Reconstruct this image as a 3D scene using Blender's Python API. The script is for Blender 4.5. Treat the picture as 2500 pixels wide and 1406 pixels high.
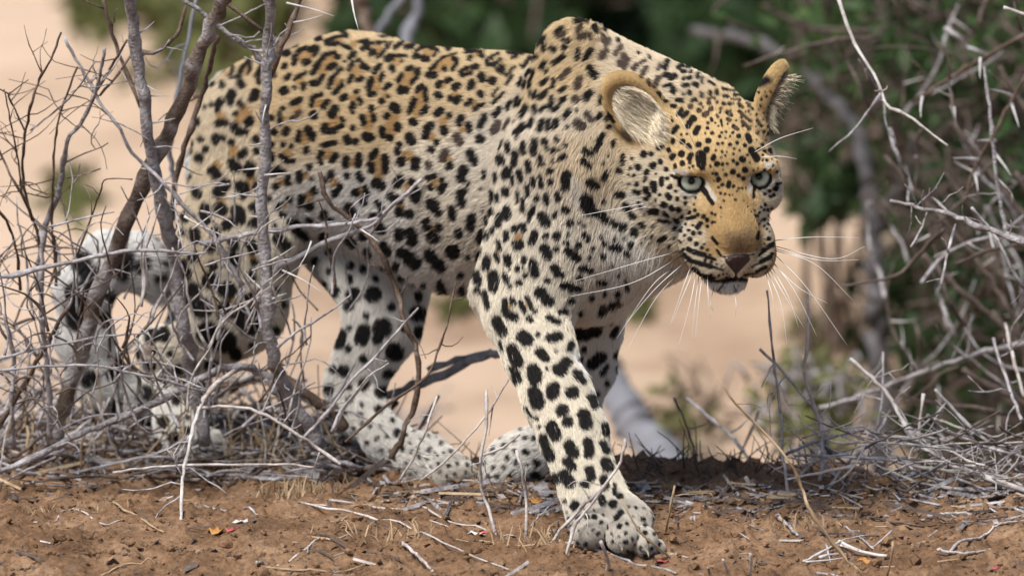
import bpy, bmesh, math, random
import numpy as np
from mathutils import Vector, Matrix
from mathutils.bvhtree import BVHTree

for _o in list(bpy.data.objects):
    bpy.data.objects.remove(_o)
scene = bpy.context.scene
col = scene.collection

# ------------------------------------------------------------------ camera
PITCH = math.radians(10.0)
DIST = 10.0                       # metres from the camera to the plane of the leopard's shoulder
PXM = 2000.0                      # photograph pixels per metre on that plane
CEN = np.array([0.0, 0.0, 0.275])
FWD = np.array([0.0, math.cos(PITCH), -math.sin(PITCH)])
UPV = np.array([0.0, math.sin(PITCH), math.cos(PITCH)])
RGT = np.array([1.0, 0.0, 0.0])
CAMP = CEN - FWD * DIST
cam_d = bpy.data.cameras.new('camera')
cam = bpy.data.objects.new('camera', cam_d)
col.objects.link(cam)
cam.location = CAMP
cam.rotation_euler = (math.pi / 2 - PITCH, 0, 0)
cam_d.sensor_width = 36.0
cam_d.lens = 36.0 * DIST / (2500.0 / PXM)
cam_d.clip_start = 0.5
cam_d.clip_end = 2000.0
cam_d.dof.use_dof = True
cam_d.dof.focus_distance = DIST - 0.10
cam_d.dof.aperture_fstop = 4.8
scene.camera = cam

# ------------------------------------------------------------------ sky, sun, exposure
SUN_EL, SUN_AZ = math.radians(58), math.radians(-38)      # azimuth measured from behind the camera, towards its left
world = bpy.data.worlds.new('World')
scene.world = world
world.use_nodes = True
wn = world.node_tree.nodes
wl = world.node_tree.links
wn.clear()
sky = wn.new('ShaderNodeTexSky')
sky.sky_type = 'NISHITA'
sky.sun_disc = False
sun_dir = np.array([math.sin(SUN_AZ) * math.cos(SUN_EL), -math.cos(SUN_AZ) * math.cos(SUN_EL), math.sin(SUN_EL)])
sky.sun_elevation = SUN_EL
sky.sun_rotation = math.atan2(sun_dir[0], sun_dir[1])
sky.air_density = 1.0
sky.dust_density = 1.5
sky.ozone_density = 1.0
bg = wn.new('ShaderNodeBackground')
bg.inputs['Strength'].default_value = 0.072
wo = wn.new('ShaderNodeOutputWorld')
wl.new(sky.outputs['Color'], bg.inputs['Color'])
wl.new(bg.outputs['Background'], wo.inputs['Surface'])
sun_d = bpy.data.lights.new('sun', 'SUN')
sun_d.energy = 3.3
sun_d.angle = math.radians(24)
sun_d.color = (1.0, 0.95, 0.87)
sun = bpy.data.objects.new('sun', sun_d)
col.objects.link(sun)
sun.rotation_euler = Vector(sun_dir).to_track_quat('Z', 'Y').to_euler()

scene.view_settings.view_transform = 'Standard'
scene.view_settings.look = 'None'
scene.view_settings.exposure = 0.62
scene.view_settings.gamma = 1.0
scene.view_settings.use_curve_mapping = False
scene.render.engine = 'CYCLES'
scene.cycles.use_denoising = True
scene.cycles.max_bounces = 6
scene.cycles.diffuse_bounces = 3
scene.cycles.glossy_bounces = 2
scene.cycles.transmission_bounces = 3
scene.cycles.transparent_max_bounces = 8

# ------------------------------------------------------------------ helpers
def to_world(V):
    """view coordinates (right, up, away from the shoulder plane) -> world"""
    V = np.asarray(V, dtype=np.float64)
    return CEN + V[..., 0:1] * RGT + V[..., 1:2] * UPV + V[..., 2:3] * FWD

def pv(px, py, w):
    """a point seen at a pixel of the photograph, w metres behind the shoulder plane, in view coordinates"""
    s = (DIST + w) / DIST
    return np.array([(px - 1250.0) / PXM * s, (703.0 - py) / PXM * s, w])

def P(px, py, w):
    return to_world(pv(px, py, w))

def view_to_px(V):
    s = (DIST + V[..., 2]) / DIST
    return 1250.0 + V[..., 0] / s * PXM, 703.0 - V[..., 1] / s * PXM

def smooth(a, b, x):
    t = np.clip((x - a) / (b - a), 0, 1)
    return t * t * (3 - 2 * t)

class Noise:
    def __init__(self, seed, n=64):
        r = np.random.RandomState(seed)
        self.t = r.rand(n, n, n).astype(np.float32)
        self.n = n
    def __call__(self, p):
        p = np.asarray(p, dtype=np.float64)
        i = np.floor(p).astype(np.int64)
        f = p - i
        f = f * f * (3 - 2 * f)
        n = self.n
        i0 = i % n
        i1 = (i + 1) % n
        t = self.t
        def g(a, b, c):
            return t[a, b, c]
        x0, y0, z0 = i0[..., 0], i0[..., 1], i0[..., 2]
        x1, y1, z1 = i1[..., 0], i1[..., 1], i1[..., 2]
        fx, fy, fz = f[..., 0], f[..., 1], f[..., 2]
        c00 = g(x0, y0, z0) * (1 - fx) + g(x1, y0, z0) * fx
        c10 = g(x0, y1, z0) * (1 - fx) + g(x1, y1, z0) * fx
        c01 = g(x0, y0, z1) * (1 - fx) + g(x1, y0, z1) * fx
        c11 = g(x0, y1, z1) * (1 - fx) + g(x1, y1, z1) * fx
        c0 = c00 * (1 - fy) + c10 * fy
        c1 = c01 * (1 - fy) + c11 * fy
        return c0 * (1 - fz) + c1 * fz
noise = Noise(3)
def fbm(p, o=4, lac=2.03, gain=0.5):
    s, a, t = 0.0, 1.0, 0.0
    p = np.asarray(p, dtype=np.float64)
    for k in range(o):
        s = s + a * noise(p + 17.3 * k)
        t += a
        a *= gain
        p = p * lac
    return s / t

def mesh_obj(name, verts, faces, mat, parent=None, smooth_shade=True):
    me = bpy.data.meshes.new(name)
    if isinstance(verts, np.ndarray):
        verts = verts.tolist()
    if isinstance(faces, np.ndarray):
        faces = faces.tolist()
    me.from_pydata(verts, [], faces)
    me.materials.append(mat)
    if smooth_shade:
        me.polygons.foreach_set('use_smooth', [True] * len(me.polygons))
    o = bpy.data.objects.new(name, me)
    col.objects.link(o)
    if parent is not None:
        o.parent = parent
    return o

def thing(name, label, cat, group=None, loc=None):
    o = bpy.data.objects.new(name, None)
    col.objects.link(o)
    o.empty_display_size = 0.05
    o['label'] = label
    o['category'] = cat
    if group:
        o['group'] = group
    return o

def tag(o, label, cat, group=None):
    o['label'] = label
    o['category'] = cat
    if group:
        o['group'] = group
    return o

# ------------------------------------------------------------------ materials
def new_mat(name):
    m = bpy.data.materials.new(name)
    m.use_nodes = True
    nt = m.node_tree
    b = nt.nodes['Principled BSDF']
    return m, nt, b

def ramp(nt, stops):
    r = nt.nodes.new('ShaderNodeValToRGB')
    el = r.color_ramp.elements
    while len(el) < len(stops):
        el.new(0.5)
    for e, (p, c) in zip(el, stops):
        e.position = p
        e.color = (*c, 1)
    return r

def noise_mat(name, stops, scale, rough=0.85, bump=0.0, bump_scale=None, detail=6, spec=0.25, stretch=None, coord='Object'):
    m, nt, b = new_mat(name)
    tc = nt.nodes.new('ShaderNodeTexCoord')
    mp = nt.nodes.new('ShaderNodeMapping')
    if stretch:
        mp.inputs['Scale'].default_value = stretch
    nt.links.new(tc.outputs[coord], mp.inputs['Vector'])
    n = nt.nodes.new('ShaderNodeTexNoise')
    n.inputs['Scale'].default_value = scale
    n.inputs['Detail'].default_value = detail
    n.inputs['Roughness'].default_value = 0.65
    nt.links.new(mp.outputs[0], n.inputs['Vector'])
    r = ramp(nt, stops)
    nt.links.new(n.outputs['Fac'], r.inputs['Fac'])
    nt.links.new(r.outputs['Color'], b.inputs['Base Color'])
    b.inputs['Roughness'].default_value = rough
    b.inputs['Specular IOR Level'].default_value = spec
    if bump:
        n2 = nt.nodes.new('ShaderNodeTexNoise')
        n2.inputs['Scale'].default_value = bump_scale or scale * 3
        n2.inputs['Detail'].default_value = 5
        nt.links.new(mp.outputs[0], n2.inputs['Vector'])
        bp = nt.nodes.new('ShaderNodeBump')
        bp.inputs['Strength'].default_value = bump
        bp.inputs['Distance'].default_value = 0.004
        nt.links.new(n2.outputs['Fac'], bp.inputs['Height'])
        nt.links.new(bp.outputs['Normal'], b.inputs['Normal'])
    return m

M = {}
M['bark_grey'] = noise_mat('bark_grey', [(0.3, (0.10, 0.08, 0.073)), (0.5, (0.32, 0.295, 0.30)), (0.7, (0.54, 0.52, 0.54))], 70, bump=1.0, bump_scale=260)
M['bark_brown'] = noise_mat('bark_brown', [(0.32, (0.055, 0.036, 0.026)), (0.55, (0.15, 0.105, 0.08)), (0.75, (0.33, 0.28, 0.25))], 40, bump=0.6, bump_scale=220)
M['bark_dull'] = noise_mat('bark_dull', [(0.3, (0.055, 0.05, 0.05)), (0.55, (0.125, 0.117, 0.122)), (0.75, (0.21, 0.20, 0.21))], 20, bump=0.6, bump_scale=200)
M['bark_mottled'] = noise_mat('bark_mottled', [(0.36, (0.07, 0.048, 0.036)), (0.48, (0.16, 0.12, 0.10)), (0.56, (0.36, 0.335, 0.335)), (0.75, (0.50, 0.48, 0.49))], 16, bump=0.9, bump_scale=220)
M['twig_pale'] = noise_mat('twig_pale', [(0.3, (0.24, 0.19, 0.165)), (0.5, (0.48, 0.435, 0.41)), (0.7, (0.70, 0.67, 0.66))], 60, bump=0.4, bump_scale=300)
M['twig_grey'] = noise_mat('twig_grey', [(0.3, (0.15, 0.125, 0.12)), (0.5, (0.37, 0.345, 0.355)), (0.7, (0.62, 0.60, 0.63))], 60, bump=0.4, bump_scale=300)
M['twig_dark'] = noise_mat('twig_dark', [(0.3, (0.05, 0.035, 0.03)), (0.6, (0.13, 0.10, 0.085)), (0.8, (0.27, 0.235, 0.22))], 60, bump=0.4, bump_scale=300)
M['thorn'] = noise_mat('thorn', [(0.3, (0.42, 0.40, 0.39)), (0.7, (0.74, 0.72, 0.70))], 80, rough=0.55)
M['straw'] = noise_mat('straw', [(0.3, (0.27, 0.18, 0.10)), (0.6, (0.48, 0.36, 0.23)), (0.8, (0.62, 0.52, 0.38))], 60)
M['log_weathered'] = noise_mat('log_weathered', [(0.3, (0.14, 0.145, 0.165)), (0.6, (0.25, 0.255, 0.29)), (0.8, (0.35, 0.35, 0.385))], 12)
M['leaf_green'] = noise_mat('leaf_green', [(0.3, (0.012, 0.028, 0.007)), (0.55, (0.034, 0.072, 0.017)), (0.72, (0.095, 0.155, 0.036))], 4, rough=0.55)
M['leaf_dark'] = noise_mat('leaf_dark', [(0.3, (0.010, 0.024, 0.007)), (0.6, (0.026, 0.052, 0.014)), (0.8, (0.06, 0.085, 0.026))], 4, rough=0.6)
M['leaf_olive'] = noise_mat('leaf_olive', [(0.3, (0.05, 0.055, 0.016)), (0.6, (0.12, 0.125, 0.04)), (0.8, (0.25, 0.22, 0.09))], 5, rough=0.65)
M['leaf_dry'] = noise_mat('leaf_dry', [(0.3, (0.07, 0.04, 0.025)), (0.55, (0.20, 0.13, 0.085)), (0.75, (0.40, 0.31, 0.24))], 70, rough=0.8)
M['grass_dry'] = noise_mat('grass_dry', [(0.3, (0.14, 0.12, 0.05)), (0.7, (0.38, 0.31, 0.17))], 8, rough=0.8)
M['petal_red'] = noise_mat('petal_red', [(0.3, (0.35, 0.05, 0.05)), (0.7, (0.62, 0.16, 0.15))], 150, rough=0.5)
M['leaf_orange'] = noise_mat('leaf_orange', [(0.3, (0.32, 0.13, 0.03)), (0.7, (0.55, 0.30, 0.10))], 100, rough=0.6)
M['shell_white'] = noise_mat('shell_white', [(0.3, (0.45, 0.43, 0.42)), (0.7, (0.78, 0.77, 0.77))], 120, rough=0.5)
# ------------------------------------------------------------------ ground
def crest(x):
    return 0.66 - 0.30 * smooth(-0.38, 0.0, x) - 0.06 * smooth(0.1, 0.5, x)

def ground_h(x, y, fine=True):
    x = np.asarray(x, dtype=np.float64)
    y = np.asarray(y, dtype=np.float64)
    p = np.stack([x, y, x * 0], -1)
    s = y - crest(x)
    z = -0.020 * smooth(-0.1, 0.35, y)
    z = z - 0.62 * smooth(-0.02, 1.1, s) + 0.10 * smooth(3.0, 9.0, s)
    near = 1 - smooth(1.5, 4.0, np.abs(y))
    z = z + near * (fbm(p * 5 + 3.1, 3) - 0.5) * 0.045
    if fine:
        z = z + near * (fbm(p * 24 + 9.7, 4) - 0.5) * 0.030
        c = fbm(p * 90 + 5.5, 3)
        z = z + near * (c - 0.5) * 0.010 + near * 0.006 * np.clip((c - 0.62) * 9, 0, 1)
    far = smooth(2.0, 8.0, np.abs(s))
    z = z + far * (fbm(p * 0.35 + 1.3, 3) - 0.5) * 0.35
    return z

def graded(fine_lo, fine_hi, step, lo, hi, grow):
    a = list(np.arange(fine_lo, fine_hi + 1e-6, step))
    d, v = step, a[-1]
    while v < hi:
        d *= grow
        v += d
        a.append(v)
    d, v = step, a[0]
    pre = []
    while v > lo:
        d *= grow
        v -= d
        pre.append(v)
    return np.array(pre[::-1] + a)

gx = graded(-0.72, 0.72, 0.0045, -600, 600, 1.14)
gy = graded(-0.62, 0.80, 0.0045, -60, 1200, 1.10)
GX, GY = np.meshgrid(gx, gy, indexing='ij')
GZ = ground_h(GX, GY)
nxg, nyg = len(gx), len(gy)
gv = np.stack([GX, GY, GZ], -1).reshape(-1, 3)
ii, jj = np.meshgrid(np.arange(nxg - 1), np.arange(nyg - 1), indexing='ij')
a_ = (ii * nyg + jj).ravel()
gf = np.stack([a_, a_ + nyg, a_ + nyg + 1, a_ + 1], -1)

def ground_material():
    m, nt, b = new_mat('bare_soil_and_sand')
    tc = nt.nodes.new('ShaderNodeTexCoord')
    def nz(scale, det=6, rough=0.65):
        n = nt.nodes.new('ShaderNodeTexNoise')
        n.inputs['Scale'].default_value = scale
        n.inputs['Detail'].default_value = det
        n.inputs['Roughness'].default_value = rough
        nt.links.new(tc.outputs['Object'], n.inputs['Vector'])
        return n
    n1, n2, n3 = nz(9), nz(130, 4), nz(1.1, 5)
    soil = ramp(nt, [(0.28, (0.10, 0.056, 0.032)), (0.5, (0.225, 0.134, 0.078)), (0.72, (0.34, 0.22, 0.138))])
    nt.links.new(n1.outputs['Fac'], soil.inputs['Fac'])
    grain = ramp(nt, [(0.3, (0.40, 0.38, 0.36)), (0.5, (1, 1, 1)), (0.72, (1.55, 1.5, 1.45))])
    nt.links.new(n2.outputs['Fac'], grain.inputs['Fac'])
    mul = nt.nodes.new('ShaderNodeMix')
    mul.data_type = 'RGBA'
    mul.blend_type = 'MULTIPLY'
    mul.inputs[0].default_value = 0.75
    nt.links.new(soil.outputs['Color'], mul.inputs[6])
    nt.links.new(grain.outputs['Color'], mul.inputs[7])
    sand = ramp(nt, [(0.30, (0.33, 0.22, 0.15)), (0.45, (0.54, 0.395, 0.285)), (0.62, (0.66, 0.495, 0.37))])
    nt.links.new(n3.outputs['Fac'], sand.inputs['Fac'])
    att = nt.nodes.new('ShaderNodeAttribute')
    att.attribute_name = 'sand'
    mx = nt.nodes.new('ShaderNodeMix')
    mx.data_type = 'RGBA'
    nt.links.new(att.outputs['Fac'], mx.inputs[0])
    nt.links.new(mul.outputs[2], mx.inputs[6])
    nt.links.new(sand.outputs['Color'], mx.inputs[7])
    nt.links.new(mx.outputs[2], b.inputs['Base Color'])
    b.inputs['Roughness'].default_value = 0.95
    b.inputs['Specular IOR Level'].default_value = 0.1
    bp = nt.nodes.new('ShaderNodeBump')
    bp.inputs['Strength'].default_value = 0.9
    bp.inputs['Distance'].default_value = 0.004
    nt.links.new(nz(240, 5).outputs['Fac'], bp.inputs['Height'])
    nt.links.new(bp.outputs['Normal'], b.inputs['Normal'])
    return m
ground = mesh_obj('ground', gv, gf, ground_material())
ground['kind'] = 'structure'
sandv = smooth(0.15, 0.6, GY - crest(GX)).ravel() * 1.0
sa = ground.data.attributes.new('sand', 'FLOAT', 'POINT')
sa.data.foreach_set('value', sandv.astype(np.float32))

def G(px, py, lift=0.0):
    """the point of the ground seen at a pixel"""
    ws = np.concatenate([np.linspace(-0.75, 1.2, 160), np.linspace(1.25, 16, 60)])
    pts = np.stack([P(px, py, w) for w in (ws[0], ws[-1])])
    s = (ws - ws[0]) / (ws[-1] - ws[0])
    line = pts[0] + (pts[1] - pts[0]) * s[:, None]
    d = line[:, 2] - ground_h(line[:, 0], line[:, 1], False)
    k = np.argmax(d < 0)
    if not (d < 0).any():
        k = len(ws) - 1
    a, b = line[max(k - 1, 0)], line[k]
    da, db = d[max(k - 1, 0)], d[k]
    q = a + (b - a) * (da / (da - db) if da > 0 > db else 1.0)
    q[2] = ground_h(q[0], q[1]) + lift
    return q

def wdepth(q):
    return float(np.dot(np.asarray(q) - CEN, FWD))
# ------------------------------------------------------------------ the leopard: a smooth body grown from muscles and bones
LEO = thing('leopard', 'spotted leopard walking through dry thorn twigs, head lowered, staring out', 'leopard')

def lin(*c):
    return np.array(c, dtype=np.float64)
BACK = lin(0.63, 0.485, 0.295)
FLANK = lin(0.71, 0.645, 0.545)
BELLY = lin(0.86, 0.86, 0.87)
NECKC = lin(0.74, 0.665, 0.555)
LEG = lin(0.79, 0.72, 0.595)
LEGW = lin(0.83, 0.80, 0.75)
PAWC = lin(0.62, 0.57, 0.50)
HEADC = lin(0.65, 0.475, 0.25)
CHEEK = lin(0.70, 0.61, 0.47)
MUZ = lin(0.50, 0.335, 0.155)
WHITE = lin(0.80, 0.79, 0.77)
OCHRE = lin(0.44, 0.27, 0.115)
TAN = lin(0.58, 0.41, 0.20)
BLACK = lin(0.010, 0.009, 0.010)
BROWN = lin(0.055, 0.034, 0.030)

prims = []          # dictionaries: kind, geometry, k, colour, hair length, flow
def cone(a, ra, b, rb, k=0.03, c=FLANK, L=0.016, flow=None, sq=None, s=1.0, op='u'):
    a, b = np.asarray(a, float), np.asarray(b, float)
    f = (b - a) if flow is None else np.asarray(flow, float)
    f = f / (np.linalg.norm(f) + 1e-9)
    prims.append(dict(t='c', a=a, ra=ra, b=b, rb=rb, k=k, c=c, L=L, f=f, sq=sq, s=s, op=op))
def ell(cn, r, axes=None, k=0.02, c=FLANK, L=0.012, flow=(0, -1, 0), op='u'):
    cn = np.asarray(cn, float)
    A = np.eye(3) if axes is None else np.stack([np.asarray(x, float) for x in axes])
    prims.append(dict(t='e', a=cn, r=np.asarray(r, float), A=A, k=k, c=c, L=L, f=np.asarray(flow, float), op=op))
def chain(pts, k=0.03, c=FLANK, L=0.016, flow=None, c2=None):
    n = len(pts) - 1
    for i in range(n):
        a, b = pts[i], pts[i + 1]
        cc = c if c2 is None else c + (c2 - c) * (i / max(1, n - 1))
        cone(pv(*a[:3]), a[3], pv(*b[:3]), b[3], k, cc, L, flow)

AX = pv(600, 300, 0.52) - pv(1400, 400, 0.12)      # shoulder to rump
AX = AX / np.linalg.norm(AX)
DOWN = lin(0, -1, 0)
# trunk
cone(pv(1230, 352, .24), .115, pv(860, 306, .42), .108, .05, BACK, .010, AX + DOWN * .15)
cone(pv(860, 306, .42), .108, pv(668, 300, .52), .088, .05, BACK, .010, AX + DOWN * .2)
cone(pv(1120, 484, .27), .098, pv(770, 400, .45), .083, .05, BELLY * .5 + FLANK * .5, .012, AX + DOWN * .5)
cone(pv(1080, 545, .28), .066, pv(900, 510, .40), .042, .05, BELLY, .022, AX * .6 + DOWN)
cone(pv(1420, 500, .14), .125, pv(1220, 430, .24), .122, .05, FLANK, .011, AX + DOWN * .5)
cone(pv(1250, 590, .22), .055, pv(1100, 592, .27), .042, .05, BELLY, .020, AX * .5 + DOWN)
# shoulder blade, shoulder, breast
cone(pv(1398, 122, .07), .036, pv(1420, 400, .01), .078, .035, BACK, .011, DOWN + AX * .55)
cone(pv(1420, 130, .22), .036, pv(1430, 400, .27), .075, .035, BACK, .011, DOWN + AX * .55)
cone(pv(1415, 400, .02), .086, pv(1335, 630, .02), .076, .035, NECKC, .011, DOWN + AX * .45)
cone(pv(1530, 560, .03), .075, pv(1440, 660, .06), .062, .04, LEGW, .013, DOWN + AX * .2)
cone(pv(1500, 560, .13), .085, pv(1440, 690, .13), .050, .04, LEGW, .014, DOWN + AX * .2)
# neck
cone(pv(1690, 330, -.02), .075, pv(1440, 230, .12), .080, .05, BACK * .5 + NECKC * .5, .009, AX + DOWN * .3)
cone(pv(1650, 480, .0), .070, pv(1430, 420, .10), .105, .05, NECKC, .010, AX * .7 + DOWN * .7)
cone(pv(1605, 575, -.01), .046, pv(1500, 560, .07), .080, .05, LEGW, .013, DOWN + AX * .4)
# near foreleg
chain([(1335, 620, .01, .074), (1290, 765, -.015, .050), (1318, 860, -.045, .0415), (1362, 970, -.08, .0395), (1400, 1060, -.11, .0385), (1424, 1140, -.14, .0330), (1446, 1200, -.16, .0340), (1478, 1255, -.18, .036)], .022, LEG, .0095)
ell(pv(1240, 715, .03), (.045, .035, .035), k=.04, c=LEG, L=.012, flow=DOWN + AX * .5)
# near forepaw
ell(pv(1470, 1262, -.185), (.042, .034, .045), k=.02, c=PAWC, L=.006, flow=(.5, -.6, -.5))
for x, y, w, rx, ry in ((1444, 1296, -.225, .0265, .0235), (1522, 1306, -.245, .0235, .0235), (1572, 1322, -.240, .0185, .0205), (1603, 1340, -.215, .0125, .0145)):
    ell(pv(x, y, w), (rx, ry, .034), k=.0035, c=PAWC, L=.005, flow=(.4, -.7, -.5))
ell(pv(1535, 1268, -.195), (.032, .024, .035), k=.02, c=PAWC, L=.006, flow=(.6, -.6, -.4))
# far foreleg, pushing off behind
chain([(1445, 690, .16, .060), (1446, 800, .185, .036), (1440, 900, .20, .030), (1405, 1000, .215, .0275), (1345, 1085, .235, .027), (1290, 1105, .245, .030), (1245, 1128, .25, .029), (1214, 1154, .25, .023)], .018, LEGW, .009)
# near hind leg
cone(pv(625, 340, .47), .080, pv(590, 590, .44), .074, .05, BACK * .5 + FLANK * .5, .010, DOWN + AX * .3)
cone(pv(568, 600, .45), .064, pv(560, 760, .45), .050, .04, FLANK, .010, DOWN)
chain([(622, 600, .41, .052), (600, 755, .42, .046), (500, 835, .48, .036), (400, 860, .54, .030)], .03, LEG, .011)
chain([(392, 850, .55, .029), (405, 930, .545, .027), (428, 1035, .52, .025), (455, 1085, .49, .030), (510, 1092, .46, .026)], .018, LEGW, .009)
# far hind leg, stepping forward
chain([(840, 520, .50, .085), (935, 700, .43, .056), (935, 790, .42, .046), (893, 870, .43, .037), (862, 940, .44, .034), (880, 1000, .42, .030), (945, 1075, .385, .026), (1030, 1118, .345, .029), (1095, 1142, .315, .026)], .022, LEGW, .010)
for x, y, w in ((1118, 1138, .340), (1130, 1152, .305), (1092, 1160, .285)):
    ell(pv(x, y, w), (.019, .0175, .022), k=.004, c=PAWC, L=.006, flow=(.8, -.4, -.3))
# tail, hanging and curled up at the end
chain([(580, 235, .58, .036), (520, 400, .65, .028), (495, 620, .69, .028), (455, 830, .69, .028), (395, 950, .66, .028), (320, 972, .62, .030), (245, 925, .60, .031), (205, 830, .585, .032), (205, 715, .575, .033), (262, 640, .575, .034), (335, 640, .585, .033), (385, 700, .60, .022)], .02, LEGW, .018)
for p_ in prims[-11:]:
    p_['c'] = WHITE
i_tail = len(prims) - 11

# head, in its own frame: x to the photograph's right, f out of the face, u up
YAW, HP, ROLL = math.radians(15), math.radians(25), math.radians(3)
def _rot(v):
    a, b, c = v
    a, c = a * math.cos(YAW) - c * math.sin(YAW), a * math.sin(YAW) + c * math.cos(YAW)
    a, b = a * math.cos(ROLL) - b * math.sin(ROLL), a * math.sin(ROLL) + b * math.cos(ROLL)
    return lin(a, b, c)
HX = _rot((1, 0, 0))
HF = _rot((0, -math.sin(HP), -math.cos(HP)))
HU = _rot((0, math.cos(HP), -math.sin(HP)))
HO = pv(1775, 443, -.13)
HA = (HX, HF, HU)
def hp(x, f, u):
    return HO + x * HX + f * HF + u * HU
def hell(x, f, u, r, k=.015, c=HEADC, L=.005, fl=(0, -1, .3), op='u', both=True):
    for s in ((-1, 1) if both and x else (1,)):
        flow = fl[0] * s * HX + fl[1] * HF + fl[2] * HU
        ell(hp(x * s, f, u), r, HA, k, c, L, flow, op)
def hcone(a, ra, b, rb, k=.015, c=HEADC, L=.006, fl=(0, -1, .3), both=False, sq=None, s=1.0):
    for sg in ((-1, 1) if both else (1,)):
        flow = fl[0] * sg * HX + fl[1] * HF + fl[2] * HU
        cone(hp(a[0] * sg, a[1], a[2]), ra, hp(b[0] * sg, b[1], b[2]), rb, k, c, L, flow, sq, s)
i_head = len(prims)
hell(0, -.085, .004, (.066, .085, .058), .03, HEADC, .0055, (0, -1, .2))
hell(0, -.034, .018, (.048, .045, .034), .03, HEADC, .0045, (0, -.8, .6))
hell(.046, -.080, -.030, (.046, .056, .050), .03, CHEEK, .008, (.5, -1, -.35))
hell(.050, -.026, -.026, (.030, .036, .028), .02, CHEEK, .005, (.5, -1, -.1))
hell(.042, -.011, .0160, (.027, .021, .0105), .010, HEADC, .0045, (.4, -.5, .8))
hcone((0, -.012, .004), .026, (0, .058, -.046), .0225, .02, MUZ, .005, (0, -.8, .5), sq=HX, s=.98)
hell(0, .048, -.046, (.0275, .028, .024), .015, MUZ, .005, (0, -.8, .4))
hell(0, .064, -.068, (.021, .015, .014), .010, MUZ, .003, (0, -.8, .4))
hell(.0258, .046, -.082, (.0270, .030, .0235), .012, MUZ, .005, (.7, -.4, -.6))
hell(.036, .016, -.070, (.024, .036, .030), .02, CHEEK, .005, (.6, -.8, -.3))
hell(0, .062, -.084, (.012, .014, .018), .01, WHITE, .003, (0, -.3, -.7))
hell(0, .032, -.1130, (.0225, .028, .0165), .012, WHITE, .009, (0, .2, -1))
hcone((0, .016, -.104), .022, (.045, -.07, -.078), .032, .02, CHEEK, .012, (.2, -.8, -.7), both=True)
# ears
def ear(base, tip, face, width, thick, shift, k=.010, c=TAN):
    base, tip = np.asarray(base), np.asarray(tip)
    ln = tip - base
    L_ = np.linalg.norm(ln)
    e2 = ln / L_
    e3 = np.asarray(face, float)
    e3 = e3 - e3.dot(e2) * e2
    e3 /= np.linalg.norm(e3)
    e1 = np.cross(e2, e3)
    cn = (base + tip) / 2
    ell(cn, (width, L_ / 2 * 1.06, thick), (e1, e2, e3), k, c, .0045, e2)
    ell(cn + e3 * (thick * .88) - e2 * L_ * 0.02 + e1 * shift, (width * .73, L_ / 2 * .80, thick * 1.08), (e1, e2, e3), .004, c, .0045, e2, op='s')
    return cn + e1 * shift, e1, e2, e3, L_
hell(.026, .012, -.030, (.016, .022, .020), .02, HEADC, .005, (.4, -1, .2))
i_ear = len(prims)
earA = ear(pv(1626, 342, -.075), pv(1484, 186, -.078), (-.38, -.06, -.92), .0375, .021, .001)
hell(.047, -.085, .034, (.024, .026, .024), .02, HEADC, .007, (.3, -.6, .7))
earB = ear(pv(1846, 300, -.055), pv(1916, 150, -.030), (.975, .05, -.10), .034, .016, -.006)

# eye openings and eyeballs (pixels of the two openings, their half-axes and tilt)
EYES = [dict(px=1687.5, py=446, a=.0150, b=.0104, t=math.radians(-4), x=-.0432),
        dict(px=1857, py=437, a=.0122, b=.0101, t=math.radians(20), x=.0432)]
EYE_R = .0174
for e in EYES:
    q = hp(e['x'], -.0165, 0)
    e['c'] = pv(e['px'] + (1 if e['x'] < 0 else -2), e['py'] - 3, q[2])

# ---- the field on a graded grid
def axis(lo, hi, f0, f1, coarse, fine):
    a = [lo]
    while a[-1] < hi:
        v = a[-1]
        d = max(f0 - v, v - f1, 0.0)
        a.append(v + min(coarse, fine + d * 0.09))
    return np.array(a, dtype=np.float32)
hx0, hx1 = pv(1470, 0, -.1)[0], pv(1940, 0, -.1)[0]
xs = axis(-.60, .37, hx0, hx1, .0048, .0020)
ys = axis(-.36, .37, pv(0, 730, -.1)[1], pv(0, 140, -.1)[1], .0046, .0020)
zs = axis(-.30, .76, -.26, -.02, .0052, .0021)
fld = np.full((len(xs), len(ys), len(zs)), 0.09, dtype=np.float32)

def sdf(p, X, Y, Z):
    a = p['a']
    if p['t'] == 'c':
        ba = p['b'] - a
        dx, dy, dz = X - a[0], Y - a[1], Z - a[2]
        t = np.clip((dx * ba[0] + dy * ba[1] + dz * ba[2]) / max(ba.dot(ba), 1e-9), 0, 1)
        dx, dy, dz = dx - t * ba[0], dy - t * ba[1], dz - t * ba[2]
        if p['sq'] is not None:
            q = p['sq']
            m = (dx * q[0] + dy * q[1] + dz * q[2]) * (p['s'] - 1)
            dx, dy, dz = dx + m * q[0], dy + m * q[1], dz + m * q[2]
        return np.sqrt(dx * dx + dy * dy + dz * dz) - (p['ra'] + t * (p['rb'] - p['ra']))
    A, r = p['A'], p['r']
    dx, dy, dz = X - a[0], Y - a[1], Z - a[2]
    u = (dx * A[0, 0] + dy * A[0, 1] + dz * A[0, 2])
    v = (dx * A[1, 0] + dy * A[1, 1] + dz * A[1, 2])
    w = (dx * A[2, 0] + dy * A[2, 1] + dz * A[2, 2])
    k0 = np.sqrt((u / r[0]) ** 2 + (v / r[1]) ** 2 + (w / r[2]) ** 2)
    k1 = np.sqrt((u / r[0] ** 2) ** 2 + (v / r[1] ** 2) ** 2 + (w / r[2] ** 2) ** 2) + 1e-6
    return k0 * (k0 - 1) / k1

def bounds(p):
    if p['t'] == 'c':
        lo = np.minimum(p['a'] - p['ra'], p['b'] - p['rb'])
        hi = np.maximum(p['a'] + p['ra'], p['b'] + p['rb'])
    else:
        R = p['r'].max()
        lo, hi = p['a'] - R, p['a'] + R
    m = .035 + p['k'] * .5
    return lo - m, hi + m

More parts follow.
